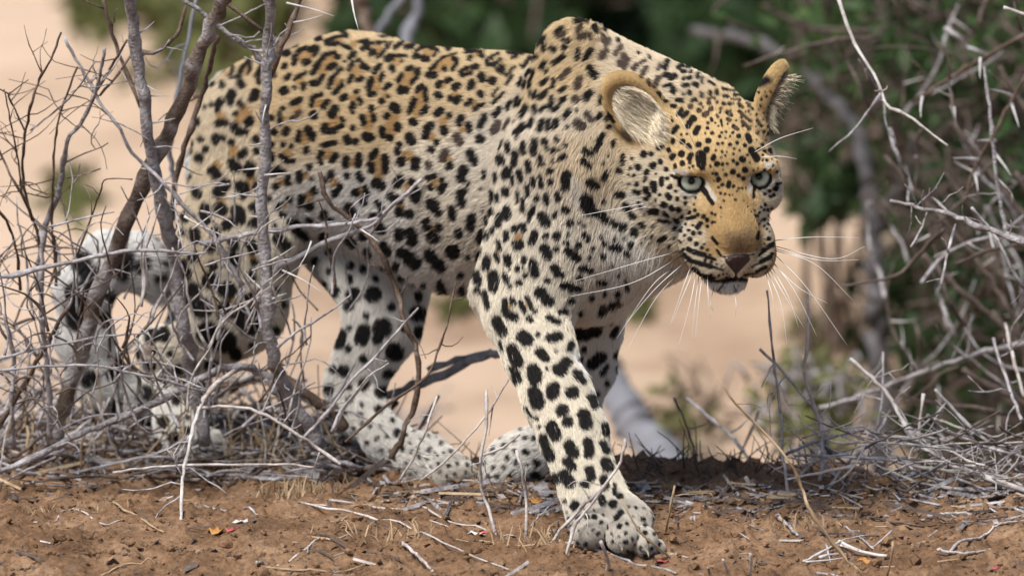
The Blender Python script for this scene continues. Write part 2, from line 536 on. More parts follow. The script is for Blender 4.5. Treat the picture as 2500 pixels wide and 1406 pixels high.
def carve(fn, lo, hi):
    i0, i1 = np.searchsorted(xs, [lo[0], hi[0]])
    j0, j1 = np.searchsorted(ys, [lo[1], hi[1]])
    k0, k1 = np.searchsorted(zs, [lo[2], hi[2]])
    sub = fld[i0:i1, j0:j1, k0:k1]
    fld[i0:i1, j0:j1, k0:k1] = fn(sub, xs[i0:i1, None, None], ys[None, j0:j1, None], zs[None, None, k0:k1])

for p in prims:
    lo, hi = bounds(p)
    def fn(s, X, Y, Z, p=p):
        d = sdf(p, X, Y, Z).astype(np.float32)
        k = p['k']
        if p['op'] == 'u':
            h = np.clip(0.5 + 0.5 * (s - d) / k, 0, 1)
            return s + (d - s) * h - k * h * (1 - h)
        h = np.clip(0.5 - 0.5 * (s + d) / k, 0, 1)
        return s + (-d - s) * h + k * h * (1 - h)
    carve(fn, lo, hi)
SHRINK = .0035
fld += SHRINK * 0.9
for e in EYES:
    c = e['c']
    ct, st = math.cos(e['t']), math.sin(e['t'])
    def fn(s, X, Y, Z, e=e, c=c, ct=ct, st=st):
        o = pv(e['px'], e['py'], c[2])
        dx, dy = X - o[0], Y - o[1]
        u, v = dx * ct + dy * st, -dx * st + dy * ct
        q = np.sqrt((u / e['a']) ** 2 + (v / e['b']) ** 2)
        alm = np.maximum((q - 1) * e['b'], (v + .10 * (u / e['a']) * e['b'] * (-1 if e['x'] < 0 else 1) - .74 * e['b']) * .9) + 0 * Z
        alm = np.maximum(alm, Z - c[2])
        # keep the lids wrapped round the ball
        shell = np.sqrt((X - c[0]) ** 2 + (Y - c[1]) ** 2 + (Z - c[2]) ** 2) - (EYE_R + .0042)
        s = np.minimum(s, np.maximum(shell, -1.0 * (s * 0 + 1)))
        return np.maximum(s, -alm)
    carve(fn, c - .05, c + .05)

def surface_nets(F, ax):
    S = F < 0
    nx, ny, nz = F.shape
    n8 = np.zeros((nx - 1, ny - 1, nz - 1), np.uint8)
    for a in (0, 1):
        for b in (0, 1):
            for c in (0, 1):
                n8 += S[a:nx - 1 + a, b:ny - 1 + b, c:nz - 1 + c]
    act = np.argwhere((n8 > 0) & (n8 < 8))
    idx = np.full(n8.shape, -1, np.int32)
    idx[act[:, 0], act[:, 1], act[:, 2]] = np.arange(len(act))
    corners = [(a, b, c) for a in (0, 1) for b in (0, 1) for c in (0, 1)]
    val = {k: F[act[:, 0] + k[0], act[:, 1] + k[1], act[:, 2] + k[2]] for k in corners}
    acc = np.zeros((len(act), 3))
    cnt = np.zeros(len(act))
    for p in corners:
        for d in range(3):
            if p[d] == 0:
                q = list(p)
                q[d] = 1
                q = tuple(q)
                va, vb = val[p], val[q]
                m = (va < 0) != (vb < 0)
                t = np.where(m, va / np.where(m, va - vb, 1), 0)
                pos = np.array(p, float)[None, :].repeat(len(act), 0)
                pos[:, d] += t
                acc[m] += pos[m]
                cnt[m] += 1
    loc = act + acc / cnt[:, None]
    V = np.stack([np.interp(loc[:, d], np.arange(len(ax[d])), ax[d]) for d in range(3)], -1)
    quads = []
    for d in range(3):
        e1, e2 = (d + 1) % 3, (d + 2) % 3
        sl0 = [slice(None)] * 3
        sl1 = [slice(None)] * 3
        sl0[d] = slice(0, -1)
        sl1[d] = slice(1, None)
        ch = S[tuple(sl0)] != S[tuple(sl1)]
        E = np.argwhere(ch)
        ok = (E[:, e1] > 0) & (E[:, e2] > 0) & (E[:, e1] < n8.shape[e1]) & (E[:, e2] < n8.shape[e2])
        E = E[ok]
        inside0 = S[E[:, 0], E[:, 1], E[:, 2]]
        def cell(o1, o2):
            q = E.copy()
            q[:, e1] -= o1
            q[:, e2] -= o2
            return idx[q[:, 0], q[:, 1], q[:, 2]]
        c = np.stack([cell(1, 1), cell(0, 1), cell(0, 0), cell(1, 0)], -1)
        c[~inside0] = c[~inside0][:, ::-1]
        quads.append(c)
    Q = np.concatenate(quads)
    return V, Q[(Q >= 0).all(1)]

LV, LQ = surface_nets(fld, (xs, ys, zs))
del fld
# largest connected piece only
lab = np.arange(len(LV))
for _ in range(400):
    m = lab[LQ].min(1)
    new = lab.copy()
    for c in range(4):
        np.minimum.at(new, LQ[:, c], m)
    new = new[new]
    if (new == lab).all():
        break
    lab = new
ids, cn_ = np.unique(lab, return_counts=True)
keep = lab == ids[cn_.argmax()]
remap = np.cumsum(keep) - 1
LQ = remap[LQ[keep[LQ].all(1)]]
LV = LV[keep]
# one gentle smoothing pass
def relax(V, Q, it, f):
    e = np.concatenate([Q[:, [0, 1]], Q[:, [1, 2]], Q[:, [2, 3]], Q[:, [3, 0]]])
    for _ in range(it):
        s = np.zeros_like(V)
        n = np.zeros(len(V))
        np.add.at(s, e[:, 0], V[e[:, 1]])
        np.add.at(n, e[:, 0], 1)
        V = V + f * (s / n[:, None] - V)
    return V
LV = relax(LV, LQ, 2, 0.5)
print('leopard verts', len(LV), 'faces', len(LQ))

def face_normals(V, Q):
    n = np.cross(V[Q[:, 2]] - V[Q[:, 0]], V[Q[:, 3]] - V[Q[:, 1]])
    a = np.linalg.norm(n, axis=1)
    return n / (a[:, None] + 1e-12), a * 0.5
FN, FA = face_normals(LV, LQ)
VN = np.zeros_like(LV)
for c in range(4):
    np.add.at(VN, LQ[:, c], FN * FA[:, None])
VN /= np.linalg.norm(VN, axis=1)[:, None] + 1e-12

# region data per vertex
wsum = np.zeros(len(LV))
VC = np.zeros((len(LV), 3))
VL = np.zeros(len(LV))
VF = np.zeros((len(LV), 3))
for p in prims:
    if p['op'] != 'u':
        continue
    d = np.abs(sdf(p, LV[:, 0], LV[:, 1], LV[:, 2]))
    w = 1.0 / (d + .006) ** 3.2
    wsum += w
    VC += w[:, None] * p['c']
    VL += w * p['L']
    VF += w[:, None] * (p['f'] / (np.linalg.norm(p['f']) + 1e-9))
VC /= wsum[:, None]
VL /= wsum
VF /= wsum[:, None]
# ------------------------------------------------------------------ the coat: every spot read off the animal (window origin, window scale, spots)
# a spot is x,y,r or x1,y1,x2,y2,r in the window; prefixes: none black, b brown, o ochre
MARKS = [
(440, 60, 4.6875, """670,370,790,310,30 890,220,840,280,18 880,310,980,280,38 1090,140,28 1300,120,1440,90,33 1440,150,1500,130,28 1540,90,1660,120,20
1560,180,1590,175,28 o1590,125,30 1560,45,1660,45,20 1760,50,1860,100,24 1670,240,1800,230,26 1660,210,1740,170,24 1740,170,1860,150,17 o1800,200,34 1850,250,24
1110,260,1200,230,20 1250,250,1310,240,38 1190,350,1240,340,34 o1190,290,38 1310,460,1310,390,30 1310,390,1380,300,27 1380,300,1480,290,21 1480,300,1560,290,34 1540,340,1530,360,24
1420,450,1460,440,36 o1400,380,1460,350,44 1510,560,1580,450,31 1580,450,1640,370,27 1640,360,1760,330,21 1780,380,1810,380,30 1700,500,1760,480,34 1600,640,1630,600,29 1500,680,1590,670,31
o1620,520,1730,400,48 1700,720,1730,620,27 1730,620,1840,520,24 1760,790,1850,710,29 1860,660,19 o1790,680,38 1190,500,1210,480,31 1220,630,1250,590,27 1330,610,1430,560,24 1310,640,19
o1370,650,34 1310,730,27 1410,740,1420,690,27 1180,770,1200,760,43 b1080,590,30 690,700,660,620,31 660,620,700,520,27 700,520,790,420,25 800,430,800,530,24 800,530,780,580,17 690,720,720,720,29
o740,570,760,500,30 930,500,880,600,33 880,600,900,670,29 o930,580,20 600,500,580,620,24 480,690,480,720,33 560,490,480,560,12 o530,590,20 570,860,590,800,46 575,900,575,920,30
840,830,860,790,48 800,870,30 o900,830,24 690,920,38 720,960,24 440,930,460,900,43 430,990,30 360,930,25 290,960,25 150,980,160,960,28 o700,1080,740,1010,54 800,1100,780,1130,43
620,1170,640,1210,43 660,1230,740,1240,40 640,1030,29 o470,1060,38 440,1140,520,1130,38 1050,1070,31 1080,1230,43 1140,1020,1150,1130,29 1180,960,28 1200,1230,1220,1200,38 o1190,1090,28
1290,900,1380,860,31 1280,920,24 b1290,1080,1370,1000,28 o1340,960,38 1500,930,1510,850,27 1510,840,1610,800,27 1640,940,1680,890,36 o1570,900,44 1520,1040,48 1740,1030,1770,970,48 1850,850,36
1660,1170,1650,1200,38 1660,1220,1760,1220,34 1760,1220,1850,1150,29 1860,1090,27 o1740,1140,1790,1090,38 1460,1200,1510,1280,43 1520,1300,34 1360,1240,1350,1330,29 o1420,1310,44
870,1320,43 420,1300,410,1340,43 500,1310,34 240,1330,34 140,1370,34 1640,1380,1770,1350,29 1180,1370,31 1050,1370,34 1280,1390,27 590,1360,38"""),
(840, 60, 4.6875, """0,260,60,290,24 170,210,250,200,24 20,140,28 o110,235,28 210,290,260,240,29 260,230,400,220,19 400,230,460,220,17 520,230,450,310,21 450,320,380,390,23 300,350,330,330,33 270,290,24 o370,290,40
540,150,660,130,20 390,150,500,150,12 580,280,650,220,27 650,210,780,150,19 700,275,780,265,27 830,210,900,180,24 o740,210,790,190,34 900,130,990,130,24 790,380,850,380,24 800,350,860,290,21
860,280,980,265,19 980,280,1060,310,23 1060,320,1020,370,19 900,400,950,415,33 o950,335,44 1010,180,1080,160,21 1080,150,1240,160,15 1100,210,1180,210,19 o1150,180,20 1180,290,1210,260,33
1300,190,1370,180,14 1370,185,1450,230,19 1300,275,1400,260,13 o1350,215,24 1570,195,1650,200,17 1570,255,1640,265,17 1700,280,1770,285,21 1140,105,1260,125,14 60,390,110,340,27 0,430,19
50,520,90,450,24 90,440,180,410,19 200,470,260,510,31 60,650,80,610,33 160,650,190,630,31 o150,550,48 490,410,530,390,38 560,370,700,370,17 540,500,560,530,29 550,560,17 660,430,17 o600,430,38
340,550,400,490,31 420,640,440,580,27 290,690,310,640,33 280,730,290,810,29 300,820,360,790,24 o370,640,370,730,38 620,650,650,590,31 730,520,770,510,29 840,540,830,610,33 780,670,800,640,27
640,770,710,760,38 640,720,22 o720,600,700,700,54 960,590,1040,590,36 990,540,1040,480,27 1040,470,1110,400,17 1120,390,1270,355,14 1250,410,1280,420,27 1290,460,1240,520,24 1150,520,29 o1090,500,1190,430,44
1390,320,1480,310,31 1550,340,1570,370,31 1430,400,31 o1490,355,24 1620,430,1680,390,21 1680,380,1750,350,17 1630,470,1700,470,24 1700,460,1770,420,23 1330,560,1350,590,27 1340,540,1410,510,21
1390,590,1450,560,21 1470,500,1510,490,31 o1410,540,24 1780,500,1800,550,33 1560,600,1570,630,40 1690,650,48 1440,720,1450,680,40 1070,710,1100,680,33 1170,660,1210,640,29 1080,820,43 o1130,710,24
1260,730,1300,700,33 1210,850,31 1270,890,1310,850,33 o1270,800,34 1550,800,43 1400,920,1440,880,31 1480,980,1580,920,27 o1490,910,24 1690,820,1760,740,17 1700,910,1820,800,19 o1740,850,18
1720,1040,1780,980,33 470,740,520,700,27 430,880,33 510,830,21 o470,820,24 20,830,29 130,780,160,770,21 180,860,190,900,29 90,950,100,920,38 110,1010,24 o110,850,34
840,760,890,720,31 930,750,940,870,27 800,870,760,980,33 750,1010,27 940,950,900,1020,33 800,1120,46 o880,840,850,1000,48 310,960,36 210,1060,230,1120,33 350,1040,350,1100,27 250,1280,300,1290,46
o290,1040,280,1180,38 560,950,610,980,46 490,1050,36 440,1200,450,1270,36 620,1160,620,1190,40 530,1300,38 o560,1080,540,1210,48 1060,1030,1110,990,38 1200,1050,36 1140,1200,1150,1230,43 o1140,1120,38
1310,1140,1340,1070,36 1420,1150,1420,1220,31 b1290,1290,1320,1350,43 o1350,1200,30 1560,1170,1600,1080,36 1560,1310,46 b1720,1240,1760,1160,40 960,1180,990,1160,43 930,1280,950,1230,40 o1000,1290,38
1060,1350,33 750,1290,780,1340,48 640,1380,33 100,1190,31 40,1310,40,1330,43 140,1340,36"""),
(440, 360, 4.6875, """120,50,40 230,130,50 100,340,45 300,30,35 o620,50,44 740,60,700,100,40 600,190,640,240,58 800,230,790,290,58 880,40,40 o820,370,800,450,38 380,280,420,320,53 o430,210,34
520,430,440,520,58 690,450,740,490,58 720,560,43 880,450,43 o470,580,44 450,700,480,730,62 650,740,670,830,66 560,870,530,900,53 840,700,58 830,880,880,850,53 290,700,290,850,53 200,540,56
170,980,190,1060,53 400,960,410,1010,48 350,1160,53 600,1090,620,1130,53 810,1120,830,1170,58 160,1260,56 o820,1260,34 840,1320,40 40,980,40 50,1330,45 560,1330,50 380,1360,50
1040,80,1050,130,38 1170,100,1230,150,34 1290,150,29 o1240,60,34 1450,30,38 1600,120,1620,60,34 1780,90,1740,150,34 o1700,80,44 1610,180,27 1120,250,1070,290,43 1180,270,30 1240,400,1240,340,34
1100,440,38 o1160,390,29 1370,290,1370,370,38 1480,220,38 1510,350,27 o1440,310,27 1400,560,1390,640,38 1540,490,43 1490,660,48 o1480,550,34 1730,300,38 1650,370,34 1780,520,43 1830,450,34 o1760,390,38
1130,640,1110,690,31 1250,580,38 1170,770,38 o1190,660,27 1070,890,29 1260,870,1320,860,53 1320,960,1400,1000,58 1110,1050,1180,1130,62 1650,760,48 1730,820,38 1640,1000,48 1010,590,34"""),
(840, 360, 4.6875, """30,130,20,200,38 170,100,170,200,38 o90,170,34 40,320,34 310,200,320,260,40 320,110,370,50,36 480,110,480,270,38 o400,160,410,320,44 380,410,430,430,56 620,50,43 660,170,50 820,150,820,220,46
o740,100,48 b970,200,43 1000,30,40 b1160,60,1120,130,43 1210,220,46 o1190,140,34 1440,70,1490,170,46 1370,260,1340,350,53 1430,410,29 170,310,200,360,38 140,520,46 260,470,270,520,38 230,610,46 o200,500,34
650,360,620,420,48 780,390,38 830,500,820,580,53 o740,450,38 960,360,1040,320,31 990,460,36 1130,370,33 1110,480,43 1150,430,33 o1050,410,42 1340,540,1360,630,53 1400,500,34 560,570,620,600,53 640,740,50
750,760,50 o660,670,34 1000,640,1030,680,58 1080,740,43 1240,700,1250,790,40 400,640,40 450,720,43 340,780,40 400,860,440,930,53 60,680,110,780,53 640,970,640,1010,50 770,970,780,1060,58
940,850,950,890,48 1090,900,40 1010,1020,1030,1020,60 o1020,930,27 1480,800,1460,900,48 1330,970,48 460,1120,500,1180,53 680,1190,820,1310,60 980,1220,1100,1350,60 1250,1180,75 1430,1230,34
50,1020,100,1080,48 230,1000,48 600,1340,43"""),
(1160, 40, 4.6875, """1130,70,1180,60,27 1210,45,1270,50,24 b1160,170,1200,130,33 b1190,250,1290,230,40 b1310,280,24 1360,140,1380,180,36 920,200,990,150,24 b940,240,1020,200,27 1000,280,1060,300,24
710,350,800,260,27 790,400,790,340,27 880,380,900,400,36 1010,370,34 b1450,230,1450,280,29 b1510,280,1490,320,31 1620,280,29 1470,150,29 1160,500,1170,400,31 1250,490,1310,410,31 b1430,480,1480,400,36
b1590,440,1660,350,27 b1640,560,1690,440,27 b1700,560,1740,490,23 b1800,600,1830,580,29 370,420,470,430,29 410,490,460,470,21 520,440,590,400,24 660,510,710,470,29 550,590,610,490,27 510,570,14
90,350,140,360,17 200,380,270,380,19 60,290,130,300,14 340,355,420,360,12 250,620,310,590,29 770,600,790,550,31 820,640,27 900,550,1000,480,33 350,690,440,590,19 360,780,420,700,23
600,680,640,630,24 680,640,650,740,19 640,760,630,830,19 510,790,530,730,24 560,830,590,750,21 770,790,810,740,27 890,830,900,750,27 b980,720,1060,640,34 1300,610,1350,690,40 b1150,830,1190,730,38
960,880,1020,830,21 640,920,640,860,17 680,940,700,880,25 740,950,810,880,31 850,1070,870,940,29 980,980,1020,950,31 b1140,970,40 1250,950,1310,890,38 1420,1000,1430,920,24 370,1070,410,1000,27
470,1040,490,940,23 510,1040,540,970,21 540,1150,590,1050,31 670,1110,680,1050,29 740,1100,790,1050,25 900,1090,940,1050,25 b1150,1090,24 220,1150,280,1080,31 1020,1160,1050,1110,34 1390,1180,1430,1130,27
1490,1190,1510,1140,24 b1280,1140,1320,1200,36 1540,1120,1580,1180,27 40,1280,100,1150,31 b210,1330,260,1240,43 b340,1300,400,1200,24 620,1270,650,1210,29 730,1310,770,1210,31 820,1310,840,1210,29
900,1280,930,1210,33 1050,1280,19 b1160,1240,1220,1270,46 1510,1270,24 480,1360,550,1270,36 460,1220,15"""),
(1160, 340, 4.6875, """60,20,40 480,10,20 290,130,330,30,17 300,230,310,260,46 390,150,390,70,31 550,160,560,60,31 460,310,470,170,34 670,170,680,40,38 790,40,38 820,110,29 930,10,31 890,140,34 950,130,19 1030,80,24
970,230,1020,190,31 740,280,750,210,29 780,300,27 890,260,27 610,290,620,360,38 860,370,36 370,420,390,370,48 520,390,540,470,33 440,520,440,440,25 250,490,250,410,27 110,450,110,370,23 670,530,670,460,29
760,550,755,440,27 865,510,865,480,29 1030,420,1030,550,46 1060,400,42 80,570,23 360,620,360,600,46 200,710,195,610,25 270,720,265,650,23 490,740,490,610,19 550,830,550,690,25 610,640,600,550,27
710,690,34 810,660,820,730,33 930,640,950,680,34 1260,150,1310,170,40 1230,260,1290,310,36 1380,120,1420,40,34 1570,100,1560,30,17 1520,200,17 1450,290,21 1680,290,1685,180,23 1310,500,1370,530,53
1460,450,1480,400,31 1640,370,36 1460,710,29 1620,640,1690,640,38 1270,700,1290,800,72 1300,820,1450,870,46 1480,920,48 1560,960,1700,1020,36 1820,1080,40 1740,790,48 1800,880,40
200,860,195,820,31 100,820,21 370,820,370,900,46 270,1000,290,880,33 140,960,130,890,23 660,860,665,790,29 620,960,620,840,19 770,900,800,960,58 910,870,34 1030,810,44 460,1030,43 540,1000,550,1040,36
1080,970,43 1180,950,24 1230,1000,24 650,1180,680,1090,43 800,1120,36 930,1110,46 1060,1100,27 360,1080,370,1150,31 210,1080,205,1030,23 140,1150,145,1090,27 60,1150,80,1060,36 460,1200,490,1260,34
540,1220,530,1180,29 o500,1130,34 1240,1110,1280,1150,36 1170,1220,43 1040,1200,31 920,1260,31 790,1260,820,1330,56 1060,1290,1150,1360,46 1330,1260,33 1570,1250,1650,1250,42 1460,1340,40 1780,1210,38
1740,1310,40 1300,1360,27 1480,1190,33 1440,1130,24 1600,1150,21 1700,1140,19 290,1260,280,1190,29 250,1330,27 380,1360,40 50,1330,80,1290,38 160,1370,31 560,1370,29 650,1390,29 o270,1300,14"""),
(1160, 620, 4.6875, """140,170,160,60,38 270,90,260,40,25 380,120,370,40,38 405,190,19 560,100,560,50,27 490,200,490,160,25 500,340,36 570,250,33 550,170,19 680,230,660,120,46 220,400,220,250,52 370,320,345,260,33
410,380,25 940,220,900,170,46 985,240,36 1210,170,1300,190,37 820,320,33 1180,280,33 1000,370,1170,400,40 740,450,830,550,58 1400,330,1470,330,31 1080,540,40 960,670,1010,660,36 1180,670,31 b1450,620,50
b1620,550,42 1580,130,21 1640,240,24 1740,370,33 1720,300,21 30,240,50,330,43 40,430,34 120,450,160,620,31 340,650,350,550,36 430,530,440,570,29 420,720,450,730,50 370,690,40 o400,610,22
520,560,560,660,27 590,510,640,620,27 610,740,640,770,31 680,670,27 o590,600,14 830,740,940,790,31 260,760,330,900,50 560,960,600,1000,70 540,920,45 860,970,940,960,52 720,930,29 1080,1040,1070,1100,36
1190,960,1200,850,43 1310,880,1370,860,72 1270,950,40 1560,930,1590,840,33 1530,780,17 300,1010,330,1110,19 440,1100,500,1250,58 740,1130,810,1200,46 920,1130,21 960,1320,1040,1260,60 670,1330,710,1380,62
830,1330,21 1340,1260,1430,1180,58 1470,1330,1490,1290,27 1200,1220,36 1180,1380,33 430,1310,480,1390,24"""),
(1160, 900, 2.812, """300,80,290,40,27 590,10,46 690,40,735,95,23 870,30,21 895,100,17 830,170,17 410,170,440,240,40 540,140,535,180,38 665,170,40 785,200,810,260,25 600,290,40 635,370,34 740,320,760,390,36
530,400,560,460,38 880,400,890,450,23 360,260,400,330,9 475,480,530,610,29 435,340,14 650,530,680,590,33 775,510,780,590,31 870,520,890,570,24 640,640,670,680,29 890,650,910,690,32 785,700,800,750,29
570,770,560,740,24 620,730,660,790,34 755,795,29 880,760,890,820,25 950,800,960,860,13 865,890,880,920,25 945,930,28 995,880,21 960,640,17 690,940,29 800,900,21 625,910,14
405,480,20 345,570,23 415,640,27 275,640,17 385,720,420,715,21 235,730,19 405,555,10 145,730,15 120,680,12 340,480,14
770,1020,17 820,1020,19 860,1060,12 840,1130,13 970,1020,1000,990,20 990,1080,17 1040,1065,13 1030,1130,13 1070,1165,10 1035,1190,13 1150,1035,17 1165,1075,13 1165,1130,15 1115,1160,13 1190,1190,13
1200,1230,13 1140,1230,13 1170,1270,12 810,1105,8 990,1155,8 410,60,40 420,80,38"""),
(0, 600, 1.744, """830,190,810,230,38 865,270,46 970,190,43 960,280,43 1060,330,1040,290,52 890,370,960,400,50 1000,450,29 900,510,36 700,380,34 650,390,34 720,300,29 790,120,38 900,150,38 1070,230,38 990,60,36
640,510,29 760,520,24 620,620,33 745,820,30 700,750,27 750,660,24 660,650,27 490,670,31 800,790,19 480,540,38 o640,440,20 o980,240,18
350,60,400,150,46 330,200,340,310,56 520,110,545,50,36 620,70,28 440,300,36 380,560,42 500,500,33 600,90,30 470,210,30"""),
(700, 600, 1.744, """290,210,33 370,210,38 270,260,24 550,290,38 620,235,24 560,370,31 405,350,43 385,400,24 320,400,330,360,29 455,450,40 225,420,235,380,27 265,440,18 325,480,21 245,535,29 185,615,24 200,530,19
400,625,33 145,550,17 270,350,14 390,700,21 270,655,19 320,720,12 470,800,19 360,770,10 490,860,17 430,680,10 420,540,450,550,22 495,720,510,730,10 545,790,10 530,840,8"""),
(1450, 130, 5.624, """b100,40,48 b270,30,24 b340,160,400,40,38 b400,200,460,100,33 b540,220,570,180,38 b650,310,710,220,31 b740,440,745,380,29 b830,440,880,350,36 b870,230,890,180,27 960,210,990,130,36 b640,150,690,110,21
760,90,740,40,17 600,10,24 960,310,1010,310,36 1040,350,1100,330,38 1150,210,1200,180,33 1260,200,1310,200,22 1190,265,1240,265,21 1310,270,25 1290,350,1310,345,25 1220,365,23 1160,80,1230,110,23
960,470,1040,440,23 1220,455,1280,455,29 1360,430,1400,440,27 1080,540,1080,500,36 870,560,880,600,31 1220,570,19 1300,550,34 1130,650,1200,660,27 920,650,1000,670,19 1340,650,25 1390,630,23
1060,725,1110,735,25 1150,840,1190,780,29 b1320,730,34 1220,860,1270,820,33 1350,890,1290,1000,38 1060,930,31 1040,890,21 1080,1080,1140,1010,29 970,1110,23 1200,1115,19 1275,1110,17 1080,1200,33
1220,1210,34 1300,1270,31 900,1290,920,1260,40 1040,1320,27 970,1020,19 1190,1380,34 20,290,29 80,670,90,590,23 60,890,80,850,29 165,910,180,870,25 240,860,36 210,1000,23 110,1130,60,1220,34 30,1310,38 250,1280,250,1210,21"""),
(1690, 130, 5.624, """60,300,60,340,27 120,350,120,420,19 30,440,60,460,23 210,400,290,440,21 220,320,260,340,17 300,350,440,410,19 320,520,330,560,25 400,490,550,520,17 600,460,650,500,25 410,590,470,600,23
560,580,640,575,19 b520,630,630,640,15 760,520,820,600,19 725,580,19 920,530,17 820,655,29 410,310,27 b110,580,33 b230,555,31 30,640,25 b220,630,25 b100,690,27 b230,690,25 b90,790,34 b250,770,29
b170,850,190,830,36 b410,690,440,700,23 b290,620,19 b330,670,21 b510,700,25 b620,690,680,740,19 b740,690,820,760,19 b770,790,19 b380,760,21 b470,810,520,850,25 b640,800,730,890,25 b740,890,800,930,21
b480,910,510,930,25 b560,1010,610,1040,25 b680,950,770,1040,25 b880,920,910,970,23 20,900,40 260,930,260,900,19 b330,850,350,880,17 390,920,405,1000,15 310,960,15 350,1000,14 210,960,21 205,1030,21 270,1095,25
45,1090,80,1030,36 220,1200,36 90,1250,38 200,1320,34 370,1140,21 350,1240,21 410,1230,19 410,1350,19 400,1090,17 455,1080,17 545,1090,19 510,1140,15 630,1140,31 450,1170,13 515,1250,23 610,1230,25
570,1310,17 750,1130,780,1200,34 715,1265,25 b880,1100,21 b960,1070,23 b1030,1080,19 870,1190,11 990,1185,13 955,1250,21 890,1310,19 970,1340,19 1050,1340,1070,1370,17 1095,1250,21 870,1000,11 800,1000,11"""),
(1510, 340, 5.624, """40,300,50,220,23 20,450,31 40,770,50 110,930,56 190,1050,48 60,1210,52 210,1270,56 290,1170,340,1190,31 330,210,350,200,40 450,200,34 560,100,590,80,40 700,140,29 270,380,44 470,360,44 570,310,34
735,240,750,220,38 865,205,870,190,38 655,410,31 160,400,24 140,480,19 210,490,21 390,450,38 b370,540,31 250,610,29 590,540,595,610,33 665,540,25 480,610,500,690,40 380,690,44 430,750,34 380,800,31
230,710,29 275,730,31 705,650,33 670,770,700,800,33 580,755,21 520,470,17 800,815,29 780,710,21 510,820,19 620,890,38 650,900,28 720,930,740,950,29 815,960,36 910,870,24 910,800,22 970,1000,25 1050,965,25
1160,1050,27 630,1000,670,1040,25 440,990,510,980,43 270,860,310,930,23 350,1020,21 540,1090,620,1130,21 640,1110,700,1140,19 760,1080,810,1140,23 820,1080,17 870,1055,25 940,1085,1050,1060,25 1090,1030,23
1080,1210,1130,1150,30 1020,1185,17 770,1220,33 855,1255,27 920,1165,17 960,1250,21 880,1210,13 1025,1290,29 1110,1285,27 910,1320,17 980,1370,27 1210,1100,27 1290,1135,21 1330,1130,15 1220,1190,25
1330,1030,21 1280,1005,19 550,1390,640,1340,27 745,30,33 885,30,36 960,80,980,100,29 1210,140,36 1300,260,1310,230,31 1350,330,34 1000,210,970,270,31 970,320,25 875,335,34 965,385,15 1015,370,19
1130,220,1130,330,62 1140,390,33 720,490,830,540,22 1130,640,1200,740,34 1200,740,1290,880,26"""),
(1690, 340, 5.624, """405,165,19 450,220,15 410,335,25 515,70,25 570,130,17 560,200,17 745,210,19 715,80,27 680,270,42 560,290,23 610,330,27 480,330,21 715,415,38 555,440,36 630,490,27 455,480,25 280,460,19 330,470,29
360,545,33 690,530,29 410,620,27 360,660,19 500,590,490,640,27 560,640,23 625,670,17 670,670,17 720,660,14 300,560,13 610,710,13 390,740,19 450,750,17 505,760,13 550,760,11 430,840,15 590,830,19
800,140,880,270,40 880,290,28 950,70,25 900,130,27 980,160,21 1050,150,27 1090,70,23 1185,230,23 1145,240,17 1020,290,19 960,290,17 960,220,17 1160,610,25 1210,600,17 1140,670,33 1060,700,23 990,745,21
1115,760,23 1070,780,23 990,890,23 975,960,19 1030,960,21 1085,940,17 935,930,15 915,1000,19 850,1040,19 890,1040,15 845,970,13 980,1100,23 1040,1160,21 1035,1040,19 985,1190,17 1020,1230,15 940,1120,13
900,1170,13 870,1110,10 920,1150,11 800,990,10 1215,490,17 395,930,14 750,920,10 880,1340,900,1270,24 840,620,830,790,20 470,170,12 700,840,10"""),
(1610, 520, 6.39, """890,580,960,670,23 830,380,900,460,32 1515,560,10 450,560,520,600,38 520,600,700,660,40 720,690,860,720,26 780,660,24 700,740,28 390,640,470,720,31 470,730,640,790,34 640,790,800,830,38 800,830,980,885,19
380,560,360,590,24 540,880,620,950,48 620,950,800,1000,38 800,950,24 740,580,27 650,540,33 570,480,38 690,480,19 800,760,27 885,800,19 950,830,10 910,970,21 980,945,17 1040,935,13 1030,985,15 910,1025,15
970,1020,10 1090,960,13 850,1000,19 840,1030,14 800,1050,1000,1062,28 1000,1062,1180,1032,40 1180,1032,1340,1045,36 1190,935,1186,1005,17 1550,660,1620,590,21 1620,580,1740,500,38 1760,480,29 1700,400,33 1640,480,17 1640,405,13
1440,840,1580,770,15 1580,760,1720,680,36 1750,640,29 1590,690,13 1390,860,11 1300,960,1500,930,13 1520,910,1650,840,29 1330,950,13 1400,940,13 1460,970,12 1310,920,10 1380,910,10 900,1220,990,1130,14
1180,1220,1150,1130,12 1020,1170,10 1230,1140,12 960,1220,14 340,450,21 385,430,13 320,430,19 480,410,29 400,350,21 745,205,28 740,100,33 875,140,15 690,40,33 1630,210,17 1670,250,15 1710,290,13 960,60,10"""),
]
